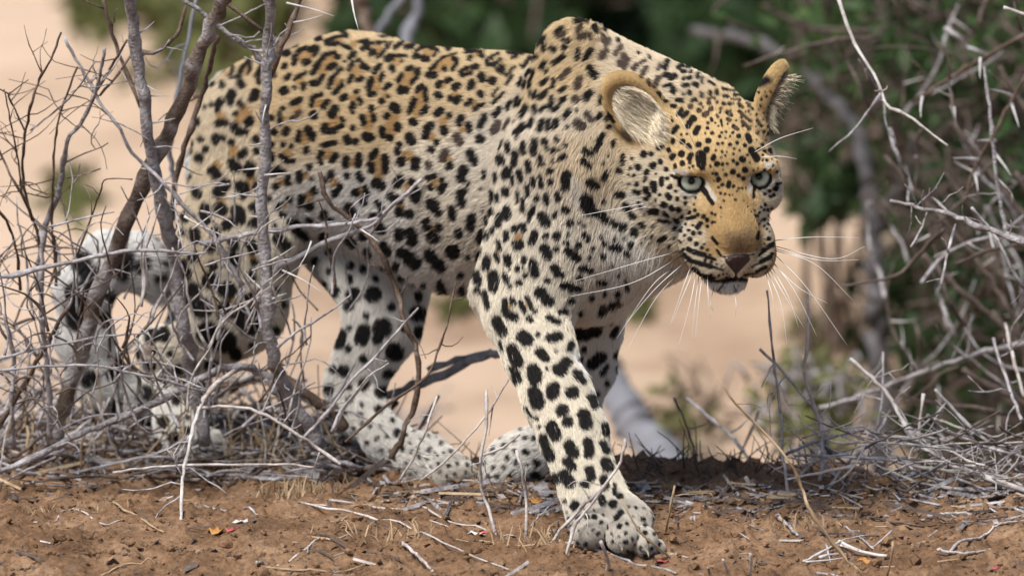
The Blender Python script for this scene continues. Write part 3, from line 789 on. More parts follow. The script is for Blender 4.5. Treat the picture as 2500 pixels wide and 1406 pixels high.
# areas of the coat with a colour of their own (ear hollow partly painted shade), in photograph pixels
TINTS = [
(WHITE * .9, .7, "1722,446,1745,486,5.5 1831,432,1827,468,4.5 1645,417,1675,420,6 1872,402,1884,400,7 1661,468,1702,480,4.5 1891,442,1857,470,4.5"),
(lin(.72, .62, .47), .9, "1756,636,1788,668,9 1832,638,1804,668,9 1763,624,1842,618,3"),
(WHITE, .9, "1755,700,1790,700,20 290,595,340,600,22 380,640,385,690,16 1400,868,1432,915,10 1448,955,1484,1030,9"),
(CHEEK * 1.05, .85, "1690,625,1720,660,22 1870,620,1850,655,16 1600,470,1640,500,26 1570,500,1620,560,24 1745,655,1765,680,14 1880,480,1860,520,14"),
(WHITE * .95, .45, "1395,447,1412,490,18 690,500,730,520,30 760,545,20 1540,480,1570,500,16 1620,520,1660,560,16 560,640,12"),
(lin(.31, .225, .14), .65, "1775,578,1830,575,24 1800,596,28"),
(MUZ, .8, "1735,540,1760,600,22 1850,560,1845,600,14 1790,500,1795,540,30"),
(HEADC * 1.02, .6, "1700,300,1760,260,60 1760,380,40"),
(BLACK * 1.5, 1.0, "1853,205,1872,195,11"),
(lin(.10, .075, .055), .8, "1525,320,1535,335,12"),  # foot of the ear hollow: dark fur, with the hollow's shade painted in
]
RW, RH = 2500, 1406
dark = np.zeros((RH, RW), np.float32)
brown = np.zeros((RH, RW), np.float32)
ochre = np.zeros((RH, RW), np.float32)
tint = np.zeros((RH, RW, 3), np.float32)
tinta = np.zeros((RH, RW), np.float32)

def stamp(x1, y1, x2, y2, r, soft, fn):
    m = r + soft * 2 + 2
    xa, xb = int(max(0, min(x1, x2) - m)), int(min(RW, max(x1, x2) + m + 1))
    ya, yb = int(max(0, min(y1, y2) - m)), int(min(RH, max(y1, y2) + m + 1))
    if xa >= xb or ya >= yb:
        return
    Y, X = np.mgrid[ya:yb, xa:xb].astype(np.float32)
    bx, by = x2 - x1, y2 - y1
    t = np.clip(((X - x1) * bx + (Y - y1) * by) / max(bx * bx + by * by, 1e-6), 0, 1)
    d = np.hypot(X - x1 - t * bx, Y - y1 - t * by)
    fn(slice(ya, yb), slice(xa, xb), np.clip((r - d) / soft + 0.5, 0, 1))

for x0, y0, sc, txt in MARKS:
    for tok in txt.split():
        arr = dark
        if tok[0] == 'b':
            arr, tok = brown, tok[1:]
        elif tok[0] == 'o':
            arr, tok = ochre, tok[1:]
        v = [float(q) for q in tok.split(',')]
        if len(v) == 3:
            v = [v[0], v[1], v[0], v[1], v[2]]
        x1, y1, x2, y2 = x0 + v[0] / sc, y0 + v[1] / sc, x0 + v[2] / sc, y0 + v[3] / sc
        r = v[4] / sc
        if arr is ochre:
            r *= 1.5
        elif x0 < 1400:
            r *= 1.25 if x0 in (440, 840) else (1.0 if x0 in (0, 700) else 1.2)
        else:
            r *= 1.10 if x0 == 1610 else 1.24
        def put(ys_, xs_, c, arr=arr):
            arr[ys_, xs_] = np.maximum(arr[ys_, xs_], c)
        stamp(x1, y1, x2, y2, r, 2.0, put)
# where the twigs of the shrub hide the coat, go on with spots of the same size
_q = np.random.RandomState(4)
for _ in range(6000):
    x, y = _q.uniform(380, 760), _q.uniform(150, 1090)
    if y > 600 and x > 690:
        continue
    r = _q.uniform(8, 12.5)
    g_ = int(r + 11)
    win = (slice(max(0, int(y) - g_), int(y) + g_), slice(max(0, int(x) - g_), int(x) + g_))
    if dark[win].max() > .3 or brown[win].max() > .3 or ochre[win].max() > .3:
        continue
    a = _q.uniform(0, math.pi)
    l = r * _q.uniform(0, .6)
    def put(ys_, xs_, c):
        dark[ys_, xs_] = np.maximum(dark[ys_, xs_], c)
    stamp(x - math.cos(a) * l, y - math.sin(a) * l, x + math.cos(a) * l, y + math.sin(a) * l, r * .9, 2.0, put)
def fill(n, xa, xb, ya, yb, ra, rb, gap, seed, test=None):
    q_ = np.random.RandomState(seed)
    for _ in range(n):
        x, y = q_.uniform(xa, xb), q_.uniform(ya, yb)
        r = q_.uniform(ra, rb)
        g_ = int(r + gap)
        win = (slice(max(0, int(y) - g_), int(y) + g_), slice(max(0, int(x) - g_), int(x) + g_))
        if dark[win].max() > .3 or (test and not test(x, y)):
            continue
        a = q_.uniform(.9, 2.2)
        l = r * q_.uniform(0, .5)
        def put(ys_, xs_, c):
            dark[ys_, xs_] = np.maximum(dark[ys_, xs_], c)
        stamp(x - math.cos(a) * l, y - math.sin(a) * l, x + math.cos(a) * l, y + math.sin(a) * l, r, 2.0, put)
fill(2500, 785, 1060, 650, 960, 8, 13, 9, 1)
fill(2500, 800, 1000, 930, 1100, 4.5, 7, 9, 2)
fill(2500, 960, 1170, 1060, 1190, 3, 5.5, 8, 3)
fill(2500, 1170, 1350, 1040, 1195, 4, 7, 8, 4)
fill(2500, 1385, 1625, 1235, 1375, 2.5, 5, 7, 5)
fill(1500, 1390, 1510, 690, 990, 6, 12, 10, 6)
fill(2500, 930, 1185, 560, 735, 9, 14, 11, 12)
fill(1500, 690, 930, 480, 640, 9, 13, 12, 13)
fill(1500, 330, 460, 760, 1095, 7, 11, 8, 7)
fill(60, 160, 440, 700, 1010, 12, 18, 16, 8)
fill(1500, 1530, 1700, 380, 600, 3, 5, 6, 9)
fill(1500, 1700, 1900, 220, 420, 2.2, 3.6, 5, 10)
# no spots on the front of the near ear
Y_, X_ = np.mgrid[120:420, 1420:1700].astype(np.float32)
ax_, ay_ = X_ - 1553, Y_ - 263
l1, l2 = -.673 * ax_ - .739 * ay_, .739 * ax_ - .673 * ay_
keep_ = ((l1 / 110) ** 2 + (l2 / 60) ** 2 > 1)
for arr in (dark, brown, ochre):
    arr[120:420, 1420:1700] *= keep_
for c_, al, txt in TINTS:
    for tok in txt.split():
        v = [float(q) for q in tok.split(',')]
        if len(v) == 3:
            v = [v[0], v[1], v[0], v[1], v[2]]
        def put(ys_, xs_, c, c_=c_, al=al):
            k = (c * al)[..., None]
            a0 = tinta[ys_, xs_][..., None]
            na = k + a0 * (1 - k)
            tint[ys_, xs_] = np.where(na > 1e-4, (tint[ys_, xs_] * a0 * (1 - k) + c_ * k) / np.maximum(na, 1e-4), 0)
            tinta[ys_, xs_] = na[..., 0]
        stamp(*v, v[4] * 0.9 + 1, put)
# dark rims round the eyes
for e in EYES:
    n = 40
    for q in range(n):
        a = 2 * math.pi * q / n
        u, v_ = math.cos(a) * e['a'] * PXM * 1.0, min(math.sin(a) * e['b'], .76 * e['b']) * PXM
        x = e['px'] + u * math.cos(e['t']) - v_ * math.sin(e['t'])
        y = e['py'] - (u * math.sin(e['t']) + v_ * math.cos(e['t']))
        r = 4.0 if math.sin(a) > 0.2 else 5.2
        def put(ys_, xs_, c):
            dark[ys_, xs_] = np.maximum(dark[ys_, xs_], c)
        stamp(x, y, x, y, r, 1.5, put)

# what of the animal is seen where: a coarse map of its depth
bvh = BVHTree.FromPolygons([tuple(v) for v in LV], [tuple(int(i) for i in q) for q in LQ])
VCAM = Vector((0, 0, -DIST))
DST = 8
dm = np.full((RH // DST + 2, RW // DST + 2), np.nan)
for j in range(dm.shape[0]):
    for i in range(dm.shape[1]):
        t = pv(i * DST, j * DST, 0.0)
        if t[0] < -.62 or t[1] < -.36:
            continue
        hit = bvh.ray_cast(VCAM, (Vector(t) - VCAM).normalized())
        if hit[0] is not None:
            dm[j, i] = hit[0].z
pad = np.pad(dm, 1, constant_values=np.nan)
stk = np.stack([pad[a:a + dm.shape[0], b:b + dm.shape[1]] for a in range(3) for b in range(3)])
stk = np.where(np.isnan(stk), -9, stk)
dmax = stk.max(0)

def hit_px(px, py):
    """point of the animal's surface seen at a pixel (view coordinates) and its normal"""
    t = pv(px, py, 0.0)
    h = bvh.ray_cast(VCAM, (Vector(t) - VCAM).normalized())
    if h[0] is None:
        h = bvh.find_nearest(Vector(pv(px, py, -.12)))
    return np.array(h[0]), np.array(h[1])

# spots on the side turned away, scattered like those in view
_r = np.random.RandomState(11)
toc = np.array([0, 0, -DIST]) - LV
toc /= np.linalg.norm(toc, axis=1)[:, None]
facing = (VN * toc).sum(1)
vpx, vpy = view_to_px(LV)
seen = (facing > 0.12) & (LV[:, 2] < dmax[np.clip((vpy / DST + .5).astype(int), 0, dm.shape[0] - 1), np.clip((vpx / DST + .5).astype(int), 0, dm.shape[1] - 1)] + .03)
cand = np.where(~seen)[0]
cand = cand[_r.permutation(len(cand))]
from mathutils.kdtree import KDTree
back_spots = []
cell = {}
for i in cand:
    p = LV[i]
    s = 0.030 if p[2] > 0.0 else 0.024
    key = tuple((p / .034).astype(int))
    okk = True
    for a in (-1, 0, 1):
        for b in (-1, 0, 1):
            for c in (-1, 0, 1):
                for q in cell.get((key[0] + a, key[1] + b, key[2] + c), ()):
                    if np.dot(p - q, p - q) < s * s:
                        okk = False
    if okk:
        cell.setdefault(key, []).append(p)
        back_spots.append(p)
kd = KDTree(len(back_spots))
for i, p in enumerate(back_spots):
    kd.insert(p, i)
kd.balance()
bs_r = _r.uniform(.007, .0125, len(back_spots))

def coat(pos, nrm, base, warp=1.0):
    """colour of the coat at points of the skin"""
    n = len(pos)
    px, py = view_to_px(pos)
    wob = np.stack([fbm(pos * 160 + 3, 2) - .5, fbm(pos * 160 + 31, 2) - .5], -1) * 6 * warp
    headm = px > 1640
    wob[headm] *= .55
    px, py = px + wob[:, 0], py + wob[:, 1]
    tc_ = np.array([0, 0, -DIST]) - pos
    tc_ /= np.linalg.norm(tc_, axis=1)[:, None]
    fc = (nrm * tc_).sum(1)
    gi, gj = np.clip((px / DST + .5).astype(int), 0, dm.shape[1] - 1), np.clip((py / DST + .5).astype(int), 0, dm.shape[0] - 1)
    vis = (fc > -0.05) & (pos[:, 2] < dmax[gj, gi] + .035)
    ix, iy = np.clip(px.astype(int), 0, RW - 1), np.clip(py.astype(int), 0, RH - 1)
    out = base.copy()
    var = fbm(pos * 40, 3)[:, None]
    out *= 0.88 + 0.24 * var
    out[headm] *= 0.72 + 0.56 * fbm(pos[headm] * 330, 2)[:, None]
    def mixin(a, c):
        out[:] = out * (1 - a[:, None]) + c * a[:, None]
    inn = (ix > 0) & (iy > 0)
    v = vis & inn
    a = np.where(v, tinta[iy, ix], 0)
    out[:] = out * (1 - a[:, None]) + tint[iy, ix] * a[:, None]
    mixin(np.where(v, ochre[iy, ix] * .9, 0), OCHRE)
    mixin(np.where(v, brown[iy, ix] * .93, 0), BROWN)
    mixin(np.where(v, dark[iy, ix] * .985, 0), BLACK)
    hid = np.where(~vis)[0]
    for i in hid:
        q, k, d = kd.find(pos[i])
        if d < bs_r[k] * (0.85 + 0.5 * var[i, 0]):
            out[i] = BLACK
    return out
# ------------------------------------------------------------------ skin mesh
skin, nt, b = new_mat('skin_under_fur')
att = nt.nodes.new('ShaderNodeAttribute')
att.attribute_name = 'coat'
nt.links.new(att.outputs['Color'], b.inputs['Base Color'])
b.inputs['Roughness'].default_value = 0.9
b.inputs['Specular IOR Level'].default_value = 0.1
body = mesh_obj('body', to_world(LV), LQ, skin, LEO)
VCOL = coat(LV, VN, VC)
ca = body.data.attributes.new('coat', 'FLOAT_COLOR', 'POINT')
ca.data.foreach_set('color', np.concatenate([VCOL * 0.8, np.ones((len(LV), 1))], 1).astype(np.float32).ravel())

# ------------------------------------------------------------------ fur
rg = np.random.RandomState(5)
def in_eye(p):
    m = np.zeros(len(p), bool)
    x, y = view_to_px(p)
    for e in EYES:
        dx, dy = (x - e['px']) / PXM, -(y - e['py']) / PXM
        u, v = dx * math.cos(e['t']) + dy * math.sin(e['t']), -dx * math.sin(e['t']) + dy * math.cos(e['t'])
        m |= ((u / (e['a'] + .0008)) ** 2 + (v / (e['b'] + .0008)) ** 2 < 1) & (v < .76 * e['b'] + .0005) & (np.linalg.norm(p - e['c'], axis=1) < .035)
    return m
NOSE_TRI = np.array([(1757, 623.5), (1849, 617), (1797, 673)])
def in_tri(x, y, T, g=0.0):
    c = T.mean(0)
    T = c + (T - c) * (1 + g)
    def s(a, b_):
        return (x - a[0]) * (b_[1] - a[1]) - (y - a[1]) * (b_[0] - a[0])
    q = [s(T[0], T[1]), s(T[1], T[2]), s(T[2], T[0])]
    return ((q[0] < 0) & (q[1] < 0) & (q[2] < 0)) | ((q[0] > 0) & (q[1] > 0) & (q[2] > 0))

fL = VL[LQ].mean(1)
fnz = FN[:, 2]
dens = np.clip((.012 / fL) ** 1.7, .45, 5.0)
dens *= np.where(fnz < 0.25, 1.0, .40)
NH = 520000
pr = dens * FA
pr /= pr.sum()
fi = rg.choice(len(LQ), NH, p=pr)
uu, vv = rg.rand(NH, 1), rg.rand(NH, 1)
q = LQ[fi]
def bil(A):
    return (A[q[:, 0]] * (1 - uu) + A[q[:, 1]] * uu) * (1 - vv) + (A[q[:, 3]] * (1 - uu) + A[q[:, 2]] * uu) * vv
root = bil(LV)
nrm = bil(VN)
nrm /= np.linalg.norm(nrm, axis=1)[:, None]
flow = bil(VF)
base = bil(VC)
HL = bil(VL[:, None])[:, 0]
flow -= (flow * nrm).sum(1)[:, None] * nrm
fl = np.linalg.norm(flow, axis=1)[:, None]
flow = flow / np.maximum(fl, 1e-6)
# the ears: long pale hair inside, short outside
rx, ry = view_to_px(root)
earin = np.zeros(NH, bool)
for (cn, e1, e2, e3, Le), sidev in ((earA, lin(1, -.35, -.25)), (earB, lin(.8, -.25, -.4))):
    d = root - cn
    near = (np.abs(d @ e2) < Le * .60) & (np.abs(d @ e1) < .036) & (np.abs(d @ e3) < .03)
    ins = near & ((nrm @ e3) > -.3) & (((d @ e1) / (.027 if Le > .095 else .015)) ** 2 + ((d @ e2 + Le * .05) / (Le * .38)) ** 2 < 1)
    earin |= ins
    t = sidev + e3 * .5
    flow[ins] = t / np.linalg.norm(t)
    HL[ins] = rg.uniform(.010, .022, ins.sum())
ok = ~in_eye(root) & ~(in_tri(rx, ry, NOSE_TRI, .02) & (root[:, 2] < -.1))
L = HL * rg.uniform(.65, 1.2, NH)
shoulder_edge = np.clip(1 - np.abs(rx - 1165) / 45, 0, 1) * np.clip(1 - np.abs(ry - 520) / 150, 0, 1)
L *= 1 + .8 * shoulder_edge
# clumps and a little disorder
cl = np.stack([fbm(root * 75 + o, 2) - .5 for o in (2, 41, 77)], -1)
jit = rg.normal(0, 1, (NH, 3))
dirv = flow + cl * .6 + jit * .15
dirv -= (dirv * nrm).sum(1)[:, None] * nrm * .7
dirv /= np.linalg.norm(dirv, axis=1)[:, None]
lift = (.34 + .30 * rg.rand(NH) + .25 * (cl[:, 0]))[:, None]
lift = np.where(earin[:, None], .5, lift)
K = 4
ts = np.linspace(0, 1, K)
pts = np.zeros((NH, K, 3))
for i, t in enumerate(ts):
    pts[:, i] = root + L[:, None] * (dirv * t * (.80 + .2 * t) + nrm * lift * (t - .55 * t * t) * 1.3)
pts[:, :, 1] -= (L[:, None] * ts[None, :] ** 2 * .10)
wv = np.where((rx > 1640)[:, None], rg.uniform(.68, 1.32, (NH, 1)), rg.uniform(.82, 1.18, (NH, 1)))
HCs = []
fj = rg.normal(0, .0009, NH)
for t in (.35, .85):
    c_ = coat(root + dirv * (L * t)[:, None] + flow * (fj * np.where(rx > 1640, .4, 1.0))[:, None], nrm, base) * wv
    c_[earin] = lin(.72, .63, .48) * (wv[earin] * 3.2 - 2.2).clip(.25, 1.3)
    HCs.append(c_)
# white guard hairs that cross dark spots
g = rg.rand(NH) < .004
for c_ in HCs:
    c_[g] = lin(.6, .56, .5)
HC = np.stack([HCs[0], HCs[0], HCs[1], HCs[1]], 1)
pts, HC, L, root = pts[ok], HC[ok], L[ok], root[ok]
n = len(pts)

furm, nt, b = new_mat('fur')
att = nt.nodes.new('ShaderNodeAttribute')
att.attribute_name = 'coat'
hs = nt.nodes.new('ShaderNodeHueSaturation')
hs.inputs['Saturation'].default_value = 1.0
nt.links.new(att.outputs['Color'], hs.inputs['Color'])
nt.links.new(hs.outputs['Color'], b.inputs['Base Color'])
b.inputs['Roughness'].default_value = 0.55
b.inputs['Specular IOR Level'].default_value = 0.10

def hair_object(name, pts, colr, rad0, rad1, mat, parent):
    n, K = pts.shape[:2]
    cu = bpy.data.hair_curves.new(name)
    cu.add_curves([K] * n)
    cu.attributes['position'].data.foreach_set('vector', to_world(pts).astype(np.float32).ravel()) if 'position' in cu.attributes else cu.points.foreach_set('position', to_world(pts).astype(np.float32).ravel())
    ra = cu.attributes.get('radius') or cu.attributes.new('radius', 'FLOAT', 'POINT')
    t = np.linspace(0, 1, K)[None, :]
    rr = rad0[:, None] * (1 - t ** 1.5) + rad1[:, None] * t ** 1.5
    ra.data.foreach_set('value', rr.astype(np.float32).ravel())
    a = cu.attributes.new('coat', 'FLOAT_COLOR', 'POINT')
    a.data.foreach_set('color', np.concatenate([colr, np.ones((n, K, 1))], 2).astype(np.float32).ravel())
    cu.materials.append(mat)
    o = bpy.data.objects.new(name, cu)
    col.objects.link(o)
    o.parent = parent
    return o
r0 = np.clip(L * .024, .00014, .00034)
fur = hair_object('fur', pts, HC, r0, r0 * .25, furm, LEO)

# ------------------------------------------------------------------ eyes
eyem, nt, b = new_mat('eye')
tc = nt.nodes.new('ShaderNodeTexCoord')
sp = nt.nodes.new('ShaderNodeSeparateXYZ')
nt.links.new(tc.outputs['Object'], sp.inputs[0])
nr = nt.nodes.new('ShaderNodeVectorMath')
nr.operation = 'NORMALIZE'
nt.links.new(tc.outputs['Object'], nr.inputs[0])
nt.links.new(nr.outputs[0], sp.inputs[0])
ac = nt.nodes.new('ShaderNodeMath')
ac.operation = 'ARCCOSINE'
nt.links.new(sp.outputs['Z'], ac.inputs[0])
nz = nt.nodes.new('ShaderNodeTexNoise')
nz.inputs['Scale'].default_value = 260
nt.links.new(tc.outputs['Object'], nz.inputs['Vector'])
mm = nt.nodes.new('ShaderNodeMath')
mm.operation = 'MULTIPLY_ADD'
mm.inputs[1].default_value = .06
nt.links.new(nz.outputs['Fac'], mm.inputs[0])
nt.links.new(ac.outputs[0], mm.inputs[2])
er = ramp(nt, [(0.0, (.004, .004, .005)), (.25, (.003, .003, .003)), (.285, (.22, .22, .13)), (.42, (.47, .51, .38)), (.66, (.60, .65, .53)), (.80, (.34, .38, .31)), (.88, (.012, .012, .012)), (1.0, (.01, .009, .009))])
nt.links.new(mm.outputs[0], er.inputs['Fac'])
nt.links.new(er.outputs['Color'], b.inputs['Base Color'])
b.inputs['Roughness'].default_value = 0.25
b.inputs['Coat Weight'].default_value = 0.35
b.inputs['Specular IOR Level'].default_value = 0.1
b.inputs['Coat Roughness'].default_value = 0.03
PUP = [(1688, 442), (1853, 431)]
for e, (ux, uy) in zip(EYES, PUP):
    bm = bmesh.new()
    bmesh.ops.create_uvsphere(bm, u_segments=40, v_segments=28, radius=EYE_R)
    me = bpy.data.meshes.new('eye')
    bm.to_mesh(me)
    bm.free()
    me.materials.append(eyem)
    me.polygons.foreach_set('use_smooth', [True] * len(me.polygons))
    o = bpy.data.objects.new('eye', me)
    col.objects.link(o)
    o.parent = LEO
    o.location = to_world(e['c'])
    gz = to_world(pv(ux, uy, e['c'][2] - EYE_R * .93)) - to_world(e['c'])
    o.rotation_euler = Vector(gz).to_track_quat('Z', 'Y').to_euler()

# ------------------------------------------------------------------ nose leather
nosem = noise_mat('nose_leather', [(.3, (.020, .010, .011)), (.7, (.060, .031, .033))], 300, rough=.34, bump=.5, bump_scale=900, spec=.5)
T = NOSE_TRI
NN = 14
nv, nid = [], {}
for i in range(NN + 1):
    for j in range(NN + 1 - i):
        a, b_ = i / NN, j / NN
        c = 1 - a - b_
        x, y = a * T[0] + b_ * T[1] + c * T[2]
        p, nn = hit_px(x, y)
        edge = min(a, b_, c)
        h = .0042 * min(1, edge * 7) ** .6 - .0004
        # nostrils dip near the two upper corners
        for cx, cy in ((1776, 630), (1831, 626)):
            d2 = ((x - cx) / 9) ** 2 + ((y - cy) / 5) ** 2
            h -= .0042 * math.exp(-d2)
        nv.append(p + np.array([0, .1, -1]) * h)
        nid[(i, j)] = len(nv) - 1
nf = []
for i in range(NN):
    for j in range(NN - i):
        nf.append((nid[i, j], nid[i + 1, j], nid[i, j + 1]))
        if j < NN - i - 1:
            nf.append((nid[i + 1, j], nid[i + 1, j + 1], nid[i, j + 1]))
nose = mesh_obj('nose', to_world(np.array(nv)), nf, nosem, LEO)

# ------------------------------------------------------------------ tubes, whiskers
def catmull(pts, n):
    pts = np.asarray(pts, float)
    if len(pts) == 2:
        t = np.linspace(0, 1, n)[:, None]
        return pts[0] * (1 - t) + pts[1] * t
    p = np.vstack([2 * pts[0] - pts[1], pts, 2 * pts[-1] - pts[-2]])
    out = []
    m = len(pts) - 1
    for s in np.linspace(0, m - 1e-6, n):
        i = int(s)
        t = s - i
        a, b_, c, d = p[i], p[i + 1], p[i + 2], p[i + 3]
        out.append(.5 * ((2 * b_) + (c - a) * t + (2 * a - 5 * b_ + 4 * c - d) * t * t + (3 * b_ - a - 3 * c + d) * t ** 3))
    return np.array(out)

def tube(path, radii, sides=6, cap=True):
    path = np.asarray(path, float)
    n = len(path)
    T_ = np.gradient(path, axis=0)
    T_ /= np.linalg.norm(T_, axis=1)[:, None] + 1e-12
    ref = np.array([0.0, 0.0, 1.0]) if abs(T_[0][2]) < .9 else np.array([0.0, 1.0, 0.0])
    U = np.cross(T_[0], ref)
    U /= np.linalg.norm(U)
    V, F = [], []
    ang = np.linspace(0, 2 * math.pi, sides, endpoint=False)
    for i in range(n):
        U = U - U.dot(T_[i]) * T_[i]
        U /= np.linalg.norm(U) + 1e-12
        W = np.cross(T_[i], U)
        V.append(path[i] + radii[i] * (np.cos(ang)[:, None] * U + np.sin(ang)[:, None] * W))
    V = np.concatenate(V)
    for i in range(n - 1):
        for j in range(sides):
            k = (j + 1) % sides
            F.append((i * sides + j, i * sides + k, (i + 1) * sides + k, (i + 1) * sides + j))
    if cap:
        F.append(tuple(range(sides))[::-1])
        F.append(tuple((n - 1) * sides + j for j in range(sides)))
    return V, F

clawm = noise_mat('claw_horn', [(.3, (.10, .075, .06)), (.7, (.30, .26, .22))], 200, rough=.3, spec=.5)
for a_, b_ in (((1600, 1352, -.238), (1618, 1372, -.246)), ((1572, 1340, -.268), (1584, 1360, -.279)), ((1514, 1332, -.278), (1518, 1347, -.288))):
    pa, pb = pv(*a_), pv(*b_)
    V_, F_ = tube(to_world(catmull([pa, (pa + pb) / 2 + np.array([.0015, .0015, -.001]), pb], 7)), np.linspace(.0032, .0005, 7), 7)
    mesh_obj('claw', V_, F_, clawm, LEO)
wm, nt, b = new_mat('whisker')
att = nt.nodes.new('ShaderNodeAttribute')
att.attribute_name = 'along'
wr = ramp(nt, [(0.0, (.02, .017, .015)), (.10, (.03, .026, .022)), (.24, (.80, .78, .75)), (1, (.86, .85, .83))])
nt.links.new(att.outputs['Fac'], wr.inputs['Fac'])
nt.links.new(wr.outputs['Color'], b.inputs['Base Color'])
b.inputs['Roughness'].default_value = 0.35
WH = """1664,612,1560,640,1400,687 1668,622,1545,690,1392,724 1652,648,1590,700,1505,827 1675,650,1600,730,1527,862 1690,642,1668,700,1633,803 1702,652,1685,740,1655,850 1704,668,1697,745,1689,830
1715,668,1707,730,1697,832 1727,670,1729,722,1734,776 1698,650,1668,720,1640,790 1575,497,1500,511,1410,528 1580,505,1545,513,1520,521 1682,632,1600,705,1520,800
1885,588,1980,579,2098,580 1888,600,2030,632,2112,602 1888,610,1990,645,2083,733 1890,620,1968,700,2068,842 1882,632,1940,710,1995,822 1876,652,1915,720,1963,800 1872,658,1906,740,1921,840
1868,662,1885,720,1894,771 1889,606,2000,635,2098,634 1885,640,1950,702,2020,740 1880,645,1925,725,1950,800 1699,360,1672,310,1647,270 1702,380,1655,340,1618,322 1842,372,1905,338,1985,313 1856,384,1905,382,1945,388
1740,700,1735,740,1742,760 1790,705,1797,740,1795,770"""
for s_ in WH.split():
    v = [float(k) for k in s_.split(',')]
    p0, _ = hit_px(v[0], v[1])
    p1 = pv(v[2], v[3], p0[2] - .018)
    p2 = pv(v[4], v[5], p0[2] - .012)
    path = catmull([p0, p1, p2], 16)
    rd = np.linspace(.00056, .00016, 16)
    V_, F_ = tube(to_world(path), rd, 5)
    o = mesh_obj('whisker', V_, F_, wm, LEO)
    al = np.repeat(np.linspace(0, 1, 16), 5)
    if v[0] < 1600 or v[1] < 400:
        al = al * .7 + .3
    a = o.data.attributes.new('along', 'FLOAT', 'POINT')
    a.data.foreach_set('value', al.astype(np.float32))
# ------------------------------------------------------------------ shrubs, sticks and litter
R = random.Random(21)
RN = np.random.RandomState(77)

def stick_mesh(pts, r0, r1, sides=6, kn=.18, wob=.5, seed=None, n=None):
    pts = np.asarray(pts, float)
    ln = np.linalg.norm(np.diff(pts, axis=0), axis=1).sum()
    n = n or int(np.clip(ln / .011, 5, 46))
    path = catmull(pts, n)
    t = np.linspace(0, 1, n)
    rad = r0 + (r1 - r0) * t
    off = RN.normal(0, 1, (n, 3)) * rad[:, None] * wob * .6
    off[0] = off[-1] = 0
    path = path + off
    rad = rad * (1 + RN.uniform(-kn, kn, n))
    nodes = RN.rand(n) < .12
    rad = np.where(nodes, rad * 1.28, rad)
    return tube(path, rad, sides)

def stick(name, pts, r0, r1, mat, parent=None, **k):
    V, F = stick_mesh(pts, r0, r1, **k)
    return mesh_obj(name, V, F, M[mat], parent)

def px_path(win, txt, w0, w1):
    x0, y0, s = win
    q = [tuple(float(c) for c in t.split(',')) for t in txt.split()]
    n = len(q)
    out = []
    for i, (x, y) in enumerate(q):
        w = w0 + (w1 - w0) * i / max(1, n - 1)
        out.append(P(x0 + x / s, y0 + y / s, w + R.uniform(-.012, .012)))
    return np.array(out)

def side_twigs(parent, path_obj_pts, count, lmin, lmax, r, mat, up=.4, name='twig', thorns=False, level=1):
    pts = catmull(path_obj_pts, 30)
    for _ in range(count):
        i = R.randrange(3, 29)
        t = pts[i] - pts[i - 1]
        t /= np.linalg.norm(t) + 1e-9
        d = RN.normal(0, 1, 3) * np.array([1, .55, .8])
        d = d - d.dot(t) * t * .6 + t * .5 + np.array([0, 0, up])
        d /= np.linalg.norm(d)
        L = R.uniform(lmin, lmax)
        q = [pts[i]]
        dd = d.copy()
        m = R.randint(3, 5)
        for k in range(m):
            dd = dd + RN.normal(0, .28, 3)
            dd /= np.linalg.norm(dd)
            q.append(q[-1] + dd * L / m)
        stick(name, q, r, r * .45, mat, parent, sides=5)
        if level and L > .05 and R.random() < .6:
            side_twigs(parent, np.array(q), R.randint(1, 2), lmin * .4, L * .5, r * .65, mat, up, name, level=0)

def thorn(parent, a, b, r=.0016):
    V, F = tube(catmull([a, (np.asarray(a) + b) / 2 + RN.normal(0, .001, 3), b], 6), np.linspace(r, r * .12, 6), 5)
    return mesh_obj('thorn', V, F, M['thorn'], parent)

W3 = (0, 0, 2.0086)
W4 = (0, 600, 1.744)
W5 = (700, 600, 1.744)
W6 = (1600, 600, 1.744)
W7 = (1850, 0, 2.0092)
FULL = (0, 0, 1.0)
PXR = 1 / PXM / 2                      # photograph pixels of width -> metres of radius

# ---- the shrub in front of the hindquarters
b1 = thing('thorn_shrub', 'thick-stemmed grey thorn shrub growing in front of the hindquarters', 'shrub')
def br(bush, name, win, w, txt, px0, px1, mat, twigs=0, tl=(.03, .09), tr=.0012, tm=None, **k):
    pts = px_path(win, txt, *w)
    o = stick(name, pts, px0 * PXR, px1 * PXR, mat, bush, sides=9 if px0 > 18 else 6, **k)
    br.last = o
    if twigs:
        side_twigs(o, pts, twigs, tl[0], tl[1], tr, tm or mat)
    return pts
A = br(b1, 'stem', FULL, (.40, .02), '135,1075 150,1000 200,870 235,730 290,590 350,450 400,340 455,225 495,110 545,0 570,-80', 42, 34, 'bark_mottled', kn=.13, wob=.35)
B = br(b1, 'stem', FULL, (.38, .02), '500,1085 470,900 450,800 430,660 402,520 375,400 350,250 335,130 315,0 305,-80', 36, 28, 'bark_grey', kn=.13, wob=.35, twigs=9, tm='twig_grey')
stemB = br.last
C = br(b1, 'stem', FULL, (.30, .02), '775,1085 745,1030 700,950 664,860 652,750 648,620 640,480 646,350 650,220 656,120 660,0 662,-80', 34, 24, 'bark_grey', kn=.13, wob=.35, twigs=10, tm='twig_grey')
stemC = br.last
br(b1, 'branch', W3, (.14, .17), '870,-30 1010,80 1120,170 1210,230 1300,305', 13, 16, 'bark_grey', 4, tm='twig_grey')
br(b1, 'branch', FULL, (.14, .10), '655,195 690,110 715,40 735,-10 750,-60', 16, 12, 'bark_brown', 3)
br(b1, 'branch', FULL, (.12, .13), '530,-10 600,45 655,88', 9, 12, 'bark_brown')
br(b1, 'branch', FULL, (.20, .16), '490,592 560,580 620,570 760,552 860,546 935,530', 15, 9, 'twig_grey', 4)
